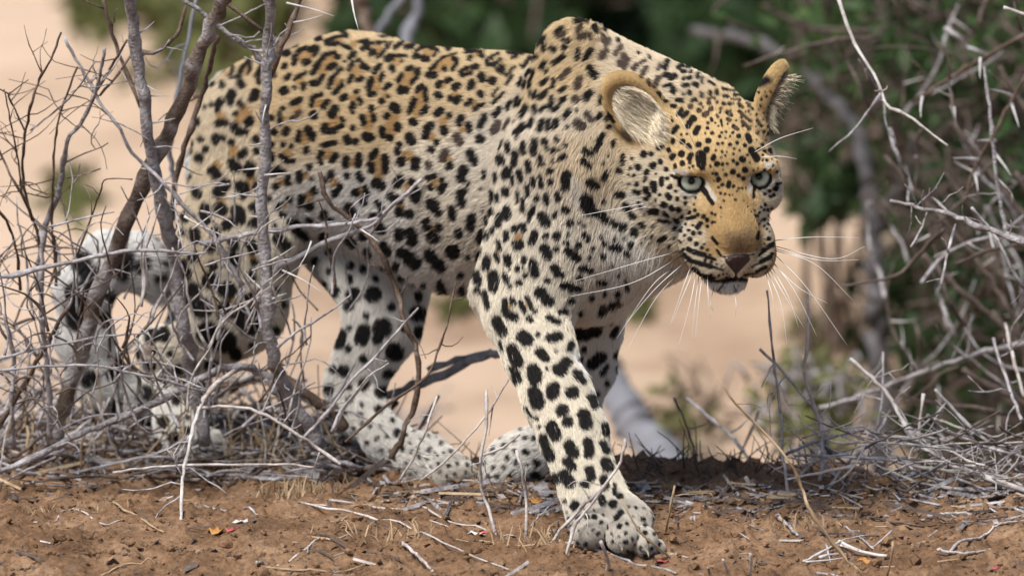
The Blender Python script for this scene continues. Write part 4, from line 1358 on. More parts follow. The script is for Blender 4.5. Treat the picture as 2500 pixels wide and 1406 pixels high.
br(b1, 'branch', FULL, (.24, .14), '655,682 700,640 800,592 900,552 960,500 1030,437', 16, 8, 'twig_grey', 4)
br(b1, 'branch', FULL, (.16, .22), '780,420 800,490 870,550 930,620 965,700 985,780 1020,860 1018,960 985,1060 955,1120', 11, 15, 'bark_brown', 5)
br(b1, 'branch', W3, (.10, .22), '315,180 370,290 440,400 500,520 580,620 640,740 720,820 800,890 870,980 960,1070 1050,1160 1130,1290 1190,1400', 7, 12, 'twig_grey', 8)
br(b1, 'branch', W3, (.12, .18), '912,30 880,150 830,210 760,260 672,245', 8, 11, 'bark_brown')
br(b1, 'branch', W3, (.22, .26), '500,-20 540,130 570,230 620,350 690,530', 9, 9, 'bark_brown', 2)
br(b1, 'stem', W3, (.18, .34), '1065,180 1040,280 1000,430 930,650 870,820 850,1000 840,1100 838,1250', 12, 15, 'bark_brown', 5)
br(b1, 'stem', W3, (.5, .55), '965,-20 930,180 895,330 850,600 838,780 850,900 850,1080', 10, 13, 'log_weathered', 2)
for t in ('632,481,540,468', '646,428,714,421', '700,8,816,40', '718,56,788,37', '640,352,598,356', '652,690,688,655', '655,640,720,600', '660,712,672,650', '760,590,728,655', '858,-6,876,76', '640,300,622,268', '652,250,640,300', '560,450,510,455',
          '700,640,660,600', '690,660,790,716', '880,560,925,590', '470,560,545,505', '940,520,985,478'):
    v = [float(q) for q in t.split(',')]
    thorn(stemC, P(v[0], v[1], .10), P(v[2], v[3], .06))
for pts_, so in ((B, stemB), (C, stemC)):
    m_ = catmull(pts_, 60)
    for i in R.sample(range(14, 58), 12):
        d = np.array([R.choice((-1, 1)) * R.uniform(.6, 1), R.gauss(0, .3), R.gauss(.15, .3)])
        d /= np.linalg.norm(d)
        thorn(so, m_[i], m_[i] + d * R.uniform(.012, .040), R.uniform(.0014, .0022))
# a dense spray of fine twigs in the heart of the shrub
for _ in range(75):
    x, y = R.uniform(330, 860), R.uniform(700, 1080)
    L = R.uniform(60, 260)
    a = R.gauss(0, .5)
    w = R.uniform(.12, .4)
    q = [P(x, y, w)]
    for k in range(4):
        a += R.gauss(0, .22)
        x, y = x + math.sin(a) * L / 4, y - math.cos(a) * L / 4
        q.append(P(x, y, w - .02 * k + R.uniform(-.01, .01)))
    stick('twig', q, R.uniform(.0012, .0026), .0009, R.choice(('twig_grey', 'twig_pale', 'bark_brown', 'twig_grey')), b1, sides=5)

for _ in range(32):
    x, y = R.uniform(430, 690), R.uniform(430, 820)
    L, a, w = R.uniform(60, 190), R.gauss(.5, .7), R.uniform(.02, .25)
    q = [P(x, y, w)]
    for k in range(4):
        a += R.gauss(0, .2)
        x, y = x + math.sin(a) * L / 4, y - math.cos(a) * L / 4
        q.append(P(x, y, w - .01 * k))
    stick('twig', q, R.uniform(.0009, .0018), .0006, R.choice(('twig_grey', 'twig_pale', 'bark_grey')), b1, sides=5)
# ---- the fine shrub at the left edge
b2 = thing('twiggy_shrub', 'leafless shrub of thin curling twigs at the left edge', 'shrub')
for win, w, txt, p0, p1, m, tw in (
    (W3, (.05, .28), '300,160 245,300 190,400 150,520 125,660 110,800 130,980 180,1120 205,1300', 5, 9, 'bark_brown', 12),
    (W3, (.08, .30), '512,240 495,340 460,480 400,600 340,680 310,800 290,940 230,1080 200,1250 190,1420', 8, 17, 'bark_grey', 6),
    (W3, (.10, .14), '622,198 575,280 540,340 470,450', 6, 8, 'bark_brown', 3),
    (W3, (.16, .16), '655,250 560,390 490,470', 6, 7, 'bark_brown', 2),
    (W3, (.15, .2), '-40,680 0,750 60,880 110,960 160,1080', 6, 9, 'bark_brown', 4),
    (W3, (.10, .2), '140,392 62,450 40,470 75,540 125,650', 3, 5, 'twig_dark', 3),
    (W3, (.12, .3), '380,330 300,540 270,700 260,900 255,1100 270,1250 275,1400', 5, 9, 'bark_brown', 9),
    (W3, (.12, .16), '530,702 480,730 400,760 330,792', 3, 5, 'bark_brown', 1),
    (W3, (.12, .16), '492,828 420,855 330,872', 4, 6, 'bark_brown', 0),
    (W3, (.06, .2), '648,880 520,880 490,950 450,1060 380,1250', 3, 6, 'bark_brown', 3),
    (W3, (.06, .1), '560,1040 400,1070 240,1112', 4, 7, 'twig_grey', 1),
    (W3, (.02, .2), '470,300 360,460 250,560 150,640', 4, 5, 'bark_grey', 3),
    (W3, (.1, .25), '20,440 60,640 90,800 110,960', 4, 6, 'bark_brown', 4),
    (W3, (.1, .25), '-30,1000 40,1100 80,1250 100,1420', 6, 9, 'bark_brown', 4),
    (W4, (.2, .33), '20,300 60,500 50,700 60,860', 10, 12, 'twig_grey', 4),
    (W4, (.2, .33), '180,-60 175,200 190,420 210,640 215,820', 12, 16, 'twig_grey', 5),
    (W4, (.16, .33), '300,240 200,420 120,560 0,760 -60,860', 10, 16, 'bark_brown', 5)):
    br(b2, 'stem' if p1 > 8 else 'branch', win, w, txt, p0, p1, m, tw, tl=(.03, .10), tr=.0009)
for _ in range(80):
    x, y = R.uniform(-40, 330), R.uniform(620, 1090)
    L, a, w = R.uniform(80, 300), R.gauss(.1, .5), R.uniform(.05, .4)
    q = [P(x, y, w)]
    c = R.gauss(0, .25)
    for k in range(5):
        a += R.gauss(c, .2)
        x, y = x + math.sin(a) * L / 5, y - math.cos(a) * L / 5
        q.append(P(x, y, w - .015 * k))
    stick('twig', q, R.uniform(.0010, .0022), .0006, R.choice(('bark_brown', 'twig_grey', 'twig_dark', 'twig_grey')), b2, sides=5)

# ---- long dead branches lying across the left foreground
dead = [
 ('grey dead branch arching up over the soil under the thorn shrub', W4, (.12, .30), '-60,990 0,960 200,870 340,800 450,760 600,690 760,620 880,550 1000,515 1090,530 1170,600 1240,690 1330,790', 15, 24, 'bark_grey', 8),
 ('long level dead stick crossing below the curled tail', W4, (.02, .10), '-60,155 0,140 180,95 420,45 560,20 700,25 840,36', 15, 7, 'twig_grey', 5),
 ('pale thorny twig hanging down to the bare soil under the arched branch', W4, (.14, -.12), '1000,530 890,620 830,740 800,880 775,1000 770,1180 730,1280 700,1395', 11, 7, 'twig_pale', 8),
 ('pale crooked stick leaning from the arched branch towards the far hind paw', W4, (.12, .10), '840,690 1000,685 1130,720 1250,790 1350,860 1450,930', 9, 8, 'twig_pale', 5),
 ('thin grey stick running across the hanging tail at mid height', W4, (.1, .16), '-40,490 0,480 150,440 350,400 490,380 620,372', 8, 5, 'twig_grey', 5),
 ('grey stick sloping down in front of the near hind foot', W4, (.08, .18), '-40,530 0,530 250,510 420,512 600,550 800,600 880,622', 7, 8, 'twig_grey', 6),
 ('thick grey stick pointing into the heap from the left edge', W4, (.34, .40), '-60,730 0,720 100,660 200,600', 18, 16, 'bark_grey', 2),
 ('straight pale stick lying level along the foot of the thorn shrub', W4, (.05, .05), '480,965 700,940 900,930 1200,930 1335,942', 7, 6, 'twig_pale', 2),
 ('thick brown stump end leaning beside the far hind leg', W4, (.36, .34), '1160,520 1300,620 1400,700 1470,780', 24, 30, 'bark_brown', 2),
]
for lab_, win, w, txt, p0, p1, m, tw in dead:
    t = thing('dead_branch', lab_, 'branch', 'dead branches in the left foreground')
    br(t, 'branch', win, w, txt, p0, p1, m, tw, tl=(.02, .08), tr=.0012, tm='twig_grey')

# ---- the heap of dead twigs at the foot of the shrubs
hpL = thing('twig_heap', 'low tangle of dead grey twigs heaped at the far left of the soil bank', 'twigs', 'twig heaps')
hpR = thing('twig_heap', 'low tangle of dead twigs heaped round the foot of the thorn shrub', 'twigs', 'twig heaps')
for k in range(360):
    x = R.uniform(-60, 1010)
    y = R.gauss(1030, 72)
    y = min(max(y, 860), 1165)
    hp_ = hpL if x < 450 else hpR
    if x > 700:
        y = R.uniform(1010, 1150)
    gp = G(x, max(y, 1010) + 25)
    w = wdepth(gp)
    L = R.uniform(70, 330)
    a = R.gauss(0, .38) + (math.pi if R.random() < .5 else 0)
    h = R.uniform(0, .10) * max(0, (1120 - y) / 160)
    q = []
    for j in range(5):
        xx, yy = x + math.cos(a) * L * (j / 4 - .5), y - math.sin(a) * L * (j / 4 - .5)
        a += R.gauss(0, .10)
        ww = w + R.uniform(-.05, .05)
        p = P(xx, yy, ww)
        g0 = float(ground_h(p[0], p[1]))
        p[2] = max(p[2], g0 + .003)
        q.append(p)
    r = R.choice((.0011, .0015, .002, .0027, .0033))
    stick('twig', q, r, r * .6, R.choice(('twig_grey', 'twig_grey', 'twig_pale', 'bark_grey', 'twig_dark', 'bark_brown')), hp_, sides=5)
for k in range(120):
    x = R.uniform(-20, 960)
    hp_ = hpL if x < 450 else hpR
    gp = G(x, R.uniform(1085, 1150))
    L, a = R.uniform(.03, .13), R.gauss(0, .4)
    q = [gp]
    d = np.array([math.sin(a), R.gauss(0, .25), math.cos(a)])
    for j in range(3):
        d = d + RN.normal(0, .14, 3)
        q.append(q[-1] + d / np.linalg.norm(d) * L / 3)
    r = R.uniform(.0009, .002)
    stick('twig', q, r, r * .6, R.choice(('twig_grey', 'twig_pale', 'straw', 'twig_dark', 'straw')), hp_, sides=5)

# ---- single sticks standing in the soil
stand = [
 ('tall pale bare stalk standing left of the front leg, forked at its foot', W5, '850,610 850,760 825,900 830,1030 870,1150 900,1260 950,1320 985,1405', 7, 9, 'twig_pale', 4, -.1),
 ('thin pale twig slanting up across the far forepaw towards the front leg', W5, '945,570 850,720 740,850 660,930 570,1000', 5, 6, 'twig_pale', 2, .05),
 ('short crooked twig rising over the far forepaw', W5, '992,803 920,860 830,892', 5, 7, 'twig_pale', 2, .05),
 ('straight pale stalk standing in the gap between far forepaw and front leg', W5, '980,870 1000,960 1020,1060 1020,1200 1018,1330', 8, 8, 'twig_pale', 1, -.12),
 ('pale stick leaning across the ankle of the planted front leg', W5, '1442,820 1412,940 1310,1060 1220,1150 1095,1300', 7, 9, 'twig_pale', 2, -.24),
 ('second pale stick leaning across the front ankle and reaching the frame edge', W5, '1402,955 1290,1110 1222,1200 1172,1400', 7, 8, 'twig_pale', 1, -.27),
 ('thin brown stalk arching over the toes of the planted front paw', W5, '1425,1075 1500,1210 1580,1280 1640,1330 1692,1405', 5, 7, 'straw', 1, -.29),
 ('short straight stalk standing in soil right of the front paw', W5, '1652,1020 1625,1150 1610,1265', 5, 6, 'straw', 1, -.16),
 ('pale splintered stub standing in front of the front paw', W5, '1338,1258 1370,1340 1360,1410', 9, 9, 'twig_pale', 0, -.33),
 ('tall thin twig rising from the far hind paw to the belly', W5, '720,155 690,300 650,430 590,560 400,700 250,835', 5, 7, 'bark_brown', 3, .1),
 ('slender stick leaning right of the far hind hock', W5, '560,265 480,350 380,470 270,580 180,700 60,830', 6, 9, 'twig_grey', 3, .12),
 ('thin upright twig beside the far hind paw', W5, '640,640 590,790 540,900 480,1000', 6, 6, 'twig_pale', 2, .08),
 ('long pale twig bending down from under the muzzle to the lower frame edge', W6, '265,570 350,680 450,780 560,900 620,1020 650,1110 700,1190 770,1280 880,1400 930,1450', 5, 10, 'straw', 2, -.28),
 ('slender upright twig standing below the right whiskers', W6, '475,190 500,450 530,680 545,900 575,1110', 5, 8, 'twig_grey', 2, .12),
 ('pale twig with a knee, right of the slender one below the whiskers', W6, '650,200 650,400 635,540 690,720 712,820 700,1000', 7, 11, 'twig_pale', 4, .15),
 ('tiny stub poking from the soil at the lower frame edge below the jaw', W6, '405,1310 405,1410', 7, 7, 'twig_pale', 0, -.34),
 ('leaning stub at the lower frame edge, right of the front toes', W6, '288,1335 318,1420', 7, 8, 'twig_pale', 0, -.34),
 ('thin upright stalk beside the heap of fallen white thorns', W6, '1012,1258 1005,1330 985,1410', 5, 6, 'straw', 1, -.33),
]
for lab_, win, txt, p0, p1, m, tw, w in stand:
    t = thing('dry_stalk', lab_, 'stalk', 'dry stalks standing in the soil')
    pts = px_path(win, txt, w - .02, w + .02)
    so = stick('stem', pts, p0 * PXR, p1 * PXR, m, t)
    if tw:
        side_twigs(so, pts, tw, .015, .06, .0009, m)

# ---- the dry thorn scrub at the right
b3 = thing('thorn_scrub', 'spreading dry thorn scrub of pale sticks low at the right', 'shrub')
for win, w, txt, p0, p1, m, tw in (
    (W6, (.20, .28), '445,440 520,510 610,620 680,700 722,800 740,900', 8, 12, 'twig_pale', 6),
    (W6, (.26, .22), '722,800 650,940 500,1115', 9, 7, 'twig_pale', 3),
    (W6, (.35, .15), '830,480 930,570 1000,650 1060,760 1130,850 1260,930 1400,980 1600,1050', 9, 14, 'twig_pale', 10),
    (W6, (.4, .4), '970,450 968,650 940,800', 6, 7, 'twig_grey', 2),
    (W6, (.3, .3), '1142,628 1125,750 1120,835', 7, 7, 'twig_pale', 1),
    (W6, (.3, .3), '1190,610 1280,710 1385,805', 8, 8, 'twig_grey', 2),
    (W6, (.3, .2), '1230,790 1400,850 1600,910', 8, 9, 'twig_grey', 3),
    (W6, (.9, .8), '700,690 900,630 1080,560 1270,490 1450,440 1640,405', 12, 14, 'bark_grey', 8),
    (W6, (.25, .25), '880,790 980,810 1090,822 1200,880', 9, 10, 'twig_pale', 2),
    (W6, (.2, .2), '560,1180 750,1160 930,1140 1100,1110 1260,1070', 9, 11, 'twig_pale', 6),
    (W6, (.2, .2), '1070,932 1280,962 1500,985', 9, 8, 'twig_pale', 3),
    (W6, (.18, .2), '385,985 430,1060 492,1125', 10, 8, 'twig_pale', 1),
    (W6, (.16, .2), '882,860 790,960 700,1095', 9, 8, 'twig_pale', 2),
    (W6, (.5, .4), '340,820 400,910 470,1000', 7, 8, 'twig_grey', 1),
    (W6, (.7, .5), '130,650 230,730 330,820 490,1030', 7, 8, 'twig_grey', 2),
    (W6, (.6, .5), '440,700 380,850 310,1000', 7, 7, 'bark_brown', 1),
    (W6, (.5, .4), '80,650 130,760 178,925', 6, 7, 'bark_brown', 1),
    (W6, (.4, .25), '1000,700 930,830 860,960 780,1060', 8, 8, 'bark_grey', 3),
    (W6, (.4, .3), '1440,395 1490,560 1560,740', 8, 9, 'twig_grey', 3),
    (W6, (.5, .4), '1490,330 1530,500 1570,640', 9, 10, 'twig_pale', 2)):
    br(b3, 'branch', win, w, txt, p0, p1, m, tw, tl=(.03, .10), tr=.0011, tm=m)
for k in range(120):
    x = R.triangular(1880, 2560, 2350)
    y = R.uniform(1040, 1210)
    gp = G(x, 1200)
    w = wdepth(gp) + R.uniform(-.05, .22)
    L = R.uniform(50, 240)
    a = R.gauss(0, .5) + (math.pi if R.random() < .5 else 0)
    q = []
    for j in range(4):
        xx, yy = x + math.cos(a) * L * (j / 3 - .5), y - math.sin(a) * L * (j / 3 - .5)
        a += R.gauss(0, .14)
        p = P(xx, yy, w + R.uniform(-.04, .04))
        p[2] = max(p[2], float(ground_h(p[0], p[1])) + .003)
        q.append(p)
    r = R.choice((.0011, .0016, .0022))
    stick('twig', q, r, r * .6, R.choice(('twig_pale', 'twig_grey', 'twig_grey', 'bark_grey', 'twig_dark')), b3, sides=5)

b7 = thing('thorn_thicket', 'tangle of thin grey thorny twigs before the dark bush at the right edge', 'shrub')
for k in range(44):
    x, y = R.triangular(1980, 2540, 2480), R.uniform(40, 1120)
    w = R.uniform(.55, 1.5)
    L, a = R.uniform(120, 420), R.gauss(0, .9) + (math.pi if R.random() < .3 else 0)
    q = []
    for j in range(5):
        q.append(P(x, y, w + R.uniform(-.03, .03)))
        a += R.gauss(0, .22)
        x, y = x + math.sin(a) * L / 4, y - math.cos(a) * L / 4
    r = R.choice((.0014, .0019, .0026, .0034))
    so = stick('twig', q, r, r * .5, R.choice(('bark_grey', 'twig_grey', 'twig_dark', 'twig_dark')), b7, sides=5, n=14)
    if R.random() < .55:
        m_ = catmull(q, 9)
        for i in R.sample(range(2, 8), 2):
            d = RN.normal(0, 1, 3)
            d /= np.linalg.norm(d)
            thorn(so, m_[i], m_[i] + d * R.uniform(.02, .042), .0016)
b4 = thing('overhanging_branch', 'bare grey branch reaching in from the right edge at jaw height', 'branch')
for win, w, txt, p0, p1, m, tw in (
    (W7, (.25, .15), '650,985 800,1020 940,1050 1080,1110 1310,1190', 8, 18, 'bark_grey', 8),
    (W7, (.24, .2), '855,970 900,1010 945,1052', 7, 9, 'bark_grey', 1),
    (W7, (.24, .2), '830,1040 800,1130 750,1212', 4, 6, 'twig_grey', 1),
    (W7, (.24, .2), '970,1100 930,1250 900,1400', 6, 8, 'twig_grey', 2),
    (W7, (.2, .2), '1050,1020 1110,1090 1180,1180 1250,1330 1310,1420', 7, 9, 'twig_grey', 3)):
    br(b4, 'branch', win, w, txt, p0, p1, m, tw, tl=(.015, .06), tr=.0010)
b5 = thing('hanging_twig', 'slender pale forked twig hanging from the top edge right of the ear', 'twig')
br(b5, 'branch', W7, (.3, .2), '385,-40 440,120 490,240 560,350 610,460 632,515 740,570 830,640 932,716', 10, 6, 'twig_pale', 3, tl=(.01, .03), tr=.0009)
br(b5, 'branch', W7, (.3, .33), '602,460 540,550 470,640 350,745', 7, 5, 'twig_grey')
b6 = thing('thorn_branch', 'crossing thorn branches with long white thorns at the right edge', 'branch')
for win, w, txt, p0, p1, m, tw in (
    (W7, (.45, .45), '1110,330 1130,470 1150,650 1170,850 1200,1050 1216,1145', 8, 11, 'bark_grey', 3),
    (W7, (.65, .7), '1330,350 1230,520 1160,660 1070,820 1005,1010', 12, 10, 'bark_brown', 2),
    (W7, (.9, 1.0), '1320,165 1150,260 1000,350 870,430 760,500', 12, 11, 'bark_brown', 3),
    (W7, (.2, .2), '1208,38 1260,55 1330,78', 8, 9, 'twig_pale', 0)):
    br(b6, 'branch', win, w, txt, p0, p1, m, tw, tl=(.02, .06), tr=.0011)
for t in ('1245,510,1282,625', '1250,470,1138,438', '1082,782,958,776', '1065,855,1080,942', '1092,288,1090,385', '807,478,800,576', '1165,690,1075,690', '1160,750,1245,865'):
    v = [float(q) for q in t.split(',')]
    thorn(br.last, P(1850 + v[0] / 2.0092, v[1] / 2.0092, .6), P(1850 + v[2] / 2.0092, v[3] / 2.0092, .55), .0024)

# the stems these branches grow from, rooted outside the picture
def rooted(bush, top, x, y, w, r, mat, bend=.15):
    b0 = P(x, y, w)
    b0[2] = float(ground_h(b0[0], b0[1])) - .02
    m_ = (np.asarray(top) + b0) / 2 + np.array([bend, 0, .1])
    stick('stem', [b0, m_, top], r, r * .7, mat, bush, sides=7)
rooted(b4, P(2502, 592, .15), 2740, 1190, .2, .007, 'bark_grey')
e_ = P(2042, -20, .3)
t_ = P(2700, -260, .4)
stick('stem', [e_, P(2130, -190, .32), P(2400, -290, .36), t_], .0027, .006, 'bark_grey', b5)
rooted(b5, t_, 2880, 1180, .4, .011, 'bark_grey')
rooted(b6, P(2515, 180, .65), 2800, 1190, .7, .008, 'bark_grey')
rooted(b6, P(2455, 572, .45), 2620, 1200, .5, .006, 'bark_grey')
for x1, y1, x0_ in ((2440, 160, 2720), (2330, 300, 2640), (2480, 420, 2660), (2250, 620, 2560), (2420, 760, 2600), (2160, 380, 2540), (2350, 900, 2540)):
    rooted(b7, P(x1, y1, 1.0), x0_, 1230, 1.0, .005, 'twig_dark', .08)
# ---- sticks lying flat on the soil, one by one
lying = [
 ('thin grey stick lying level on bare soil at far lower left', W4, '90,1037 260,1030 420,1027 580,1005', 5, 'twig_grey'),
 ('tan stick lying aslant below the left heap', W4, '470,1110 560,1140 640,1190 720,1222', 6, 'straw'),
 ('bleached curved twig lying on soil at lower left', W4, '240,1172 300,1140 360,1160 440,1197 530,1180', 6, 'twig_pale'),
 ('grey stick lying at the foot of the thorn shrub beside the small hollow', W4, '830,1100 950,1112 1090,1132', 7, 'twig_grey'),
 ('thin brown stick lying along the bottom edge left of the hanging twig', W4, '430,1392 540,1372 690,1366', 5, 'straw'),
 ('pale kinked twig lying near the bottom edge below the far hind leg', W4, '1090,1352 1200,1332 1290,1310 1362,1272', 7, 'twig_pale'),
 ('long dark stick lying towards the bottom edge below the far hind leg', W5, '110,1250 300,1300 480,1352', 8, 'twig_dark'),
 ('long thin pale stick lying in front of the scrap towards the front paw', W5, '60,1105 300,1150 500,1200 620,1260 760,1320 960,1382', 6, 'twig_pale'),
 ('long pale stick lying just behind the pink scrap', W5, '180,1092 450,1112 700,1162 900,1212 965,1232', 6, 'twig_pale'),
 ('pale bent stick lying below the far hind paw', W5, '345,1082 560,1022 810,1018', 6, 'twig_pale'),
 ('grey stick lying across in front of the planted front paw', W5, '1160,1292 1340,1312 1500,1352 1660,1402', 8, 'twig_grey'),
 ('thick pale splinter lying at the bottom edge left of the tall stalk', W5, '495,1290 560,1340 622,1405', 9, 'twig_pale'),
 ('thin stick lying level in soil between pink scrap and front leg', W5, '820,1268 930,1278 1090,1290', 5, 'straw'),
 ('short grey stick propped on the soil by the front heel', W5, '1140,1085 1080,1150 1040,1190', 6, 'twig_grey'),
 ('curved straw lying along the bottom edge below the kinked twig', W4, '1130,1372 1300,1388 1450,1382 1565,1362', 5, 'straw'),
 ('short thick grey stick lying right of the bending pale twig', W6, '512,1150 560,1200 606,1246', 10, 'twig_grey'),
 ('long grey twig curving over the soil at lower right', W6, '1250,1322 1400,1242 1470,1215 1600,1175', 7, 'twig_pale'),
 ('short pale stick lying before the right thorn scrub', W6, '1160,1148 1260,1152 1355,1162', 9, 'twig_grey'),
 ('thin dark stick lying level under the right thorn scrub', W6, '910,1190 1100,1186 1300,1184 1500,1192', 6, 'twig_dark'),
 ('pale stick lying near the right bottom corner beside a red leaf', W6, '1200,1332 1320,1315 1432,1298', 8, 'twig_pale'),
 ('thin grey stick lying on soil between jaw and right bend', W6, '800,1208 860,1245 930,1282', 6, 'twig_grey'),
 ('thin dark stick lying on soil right of the front paw', W6, '90,1150 170,1120 250,1070', 4, 'twig_dark'),
 ('short pale stick lying right of the front toes at soil level', W6, '-20,1305 80,1302 175,1306', 5, 'twig_pale'),
 ('grey stick end lying at the bottom edge below the white thorns', W6, '685,1378 760,1410 830,1440', 7, 'twig_grey'),
]
for lab_, win, txt, pw, m in lying:
    q = [tuple(float(c) for c in t.split(',')) for t in txt.split()]
    pts = [G(win[0] + x / win[2], win[1] + y / win[2], pw * PXR * 1.1) for x, y in q]
    pts = catmull(pts, 12)
    pts[:, 2] = np.maximum(pts[:, 2], ground_h(pts[:, 0], pts[:, 1]) + pw * PXR * .8)
    V, F = stick_mesh(pts, pw * PXR, pw * PXR * .7, n=22)
    tag(mesh_obj('fallen_stick', V, F, M[m]), lab_, 'stick', 'sticks lying on the soil')
ft = thing('fallen_thorn_twig', 'bleached fork of long white thorns lying on soil at lower right', 'twig')
for txt, pw, nm in (('780,1280 880,1305 985,1332', 10, 'twig'), ('630,1342 720,1312 800,1280 945,1235', 7, 'thorn'), ('700,1335 770,1318 850,1298', 8, 'thorn'), ('1008,1230 960,1265 925,1292', 7, 'thorn'), ('728,1288 738,1318 748,1352', 6, 'thorn'), ('640,1345 760,1338 860,1325', 5, 'thorn')):
    pts = [G(W6[0] + x / W6[2], W6[1] + y / W6[2], .006) for x, y in [tuple(float(c) for c in t.split(',')) for t in txt.split()]]
    stick(nm, pts, pw * PXR, pw * PXR * (.25 if nm == 'thorn' else .7), 'thorn', ft)

# ---- small coloured things on the soil
def flake(name, px, py, size, mat, label, cat, thick=.35, seed=0):
    c = G(px, py, size * .35)
    r = np.random.RandomState(seed + 5)
    V, F = [], []
    n, m = 9, 4
    for i in range(m):
        rr = size * (i + 1) / m
        for j in range(n):
            a = 2 * math.pi * j / n
            k = 1 + .35 * math.sin(2 * a + seed) + r.uniform(-.12, .12)
            V.append(c + np.array([rr * k * math.cos(a), rr * k * .7 * math.sin(a), size * thick * (math.sin(3 * a + seed) * (i / m) ** 2 + r.uniform(-.1, .1))]))
    V.append(c + np.array([0, 0, size * .15]))
    for j in range(n):
        F.append((len(V) - 1, j, (j + 1) % n))
    for i in range(m - 1):
        for j in range(n):
            k = (j + 1) % n
            F.append((i * n + j, (i + 1) * n + j, (i + 1) * n + k, i * n + k))
    o = mesh_obj(name, np.array(V), F, M[mat])
    sd = o.modifiers.new('thick', 'SOLIDIFY')
    sd.thickness = size * .12
    return tag(o, label, cat)
flake('meat_scrap', 1190, 1306, .0085, 'petal_red', 'small wet pink-red scrap lying on soil left of the front paw', 'scrap', .5, 1)
flake('bone_chip', 1158, 1304, .008, 'shell_white', 'whitish chip lying against the pink scrap', 'chip', .5, 2)
flake('dry_leaf', 616, 1192, .009, 'leaf_orange', 'curled orange-tan leaf at the foot of the thorn shrub', 'leaf', .5, 3)
flake('dry_leaf', 527, 1292, .011, 'leaf_orange', 'upright tan leaf stuck in the small hollow below the shrub', 'leaf', .8, 4)
flake('red_leaf', 566, 1306, .010, 'petal_red', 'dull red leaf lying beside the small hollow', 'leaf', .3, 5)
flake('shell_chip', 588, 1288, .009, 'shell_white', 'white chip lying just above the dull red leaf', 'chip', .4, 6)
flake('red_leaf', 1616, 1378, .007, 'petal_red', 'dark red leaf touching the claws of the front paw', 'leaf', .5, 7)
flake('red_leaf', 2412, 1384, .012, 'petal_red', 'flat red leaf near the bottom right corner', 'leaf', .2, 8)
flake('dry_leaf', 2112, 1380, .010, 'leaf_orange', 'yellow-tan leaf on soil below the white thorns', 'leaf', .6, 9)
flake('dry_leaf', 1308, 1222, .010, 'leaf_orange', 'orange leaf crumpled in litter behind the front leg', 'leaf', .6, 10)

# ---- dry grass stubs
def tuft(px, py, n, h, label, mat='straw', spread=.03, lift=0.0, q=None):
    c = G(px, py) if q is None else q
    V, F = [], []
    for k in range(n):
        b0 = c + np.array([R.gauss(0, spread), R.gauss(0, spread * .6), 0])
        b0[2] = float(ground_h(b0[0], b0[1])) - .002
        d = np.array([R.gauss(0, .35), R.gauss(0, .3), 1.0])
        d /= np.linalg.norm(d)
        L = h * R.uniform(.5, 1.2)
        sx = np.array([1, R.gauss(0, .5), 0]) * .0009 * (1 if h < .1 else 2.5)
        mid = b0 + d * L * .6
        tip = b0 + d * L + np.array([R.gauss(0, .25), R.gauss(0, .25), -.12]) * L
        i = len(V)
        V += [b0 - sx, b0 + sx, mid - sx * .8, mid + sx * .8, tip]
        F += [(i, i + 1, i + 3, i + 2), (i + 2, i + 3, i + 4)]
    o = tag(mesh_obj('grass_tuft', np.array(V), F, M[mat]), label, 'grass')
    o['kind'] = 'stuff'
    return o
tuft(715, 1215, 60, .035, 'short dry grass stubble in front of the thorn shrub')
tuft(1235, 1170, 90, .022, 'brown mat of dry roots right under the far forepaw', 'twig_dark', .02)
tuft(620, 1130, 60, .06, 'dry grass tuft between the stems at the foot of the shrub')
tuft(160, 1260, 40, .018, 'low dry stubble on the soil at lower left')
tuft(940, 1310, 30, .03, 'thin dry blades on soil below the far hind paw')
tuft(1330, 1330, 40, .03, 'thin dry blades on soil just left of the front toes')
tuft(1990, 1290, 30, .022, 'thin dry blades on soil by the bending pale twig')

st_V, st_F = [], []
for k in range(420):
    x = R.uniform(-.55, .66)
    y = float(crest(x)) + R.gauss(-.03, .05)
    b0 = np.array([x, y, float(ground_h(x, y)) - .002])
    d = np.array([R.gauss(0, .7), R.gauss(0, .3), R.uniform(.4, 1)])
    d /= np.linalg.norm(d)
    L = R.lognormvariate(-3.6, .5)
    v_, f_ = tube(catmull([b0, b0 + d * L * .5 + RN.normal(0, .003, 3), b0 + d * L], 4), np.linspace(.0011, .0005, 4), 4)
    st_F += [tuple(i + len(st_V) for i in f) for f in f_]
    st_V += list(v_)
o = mesh_obj('dry_stubble', np.array(st_V), st_F, M['twig_dark'])
o['label'], o['category'], o['kind'] = 'fine dry stubble along the top edge of the soil bank', 'grass', 'stuff'
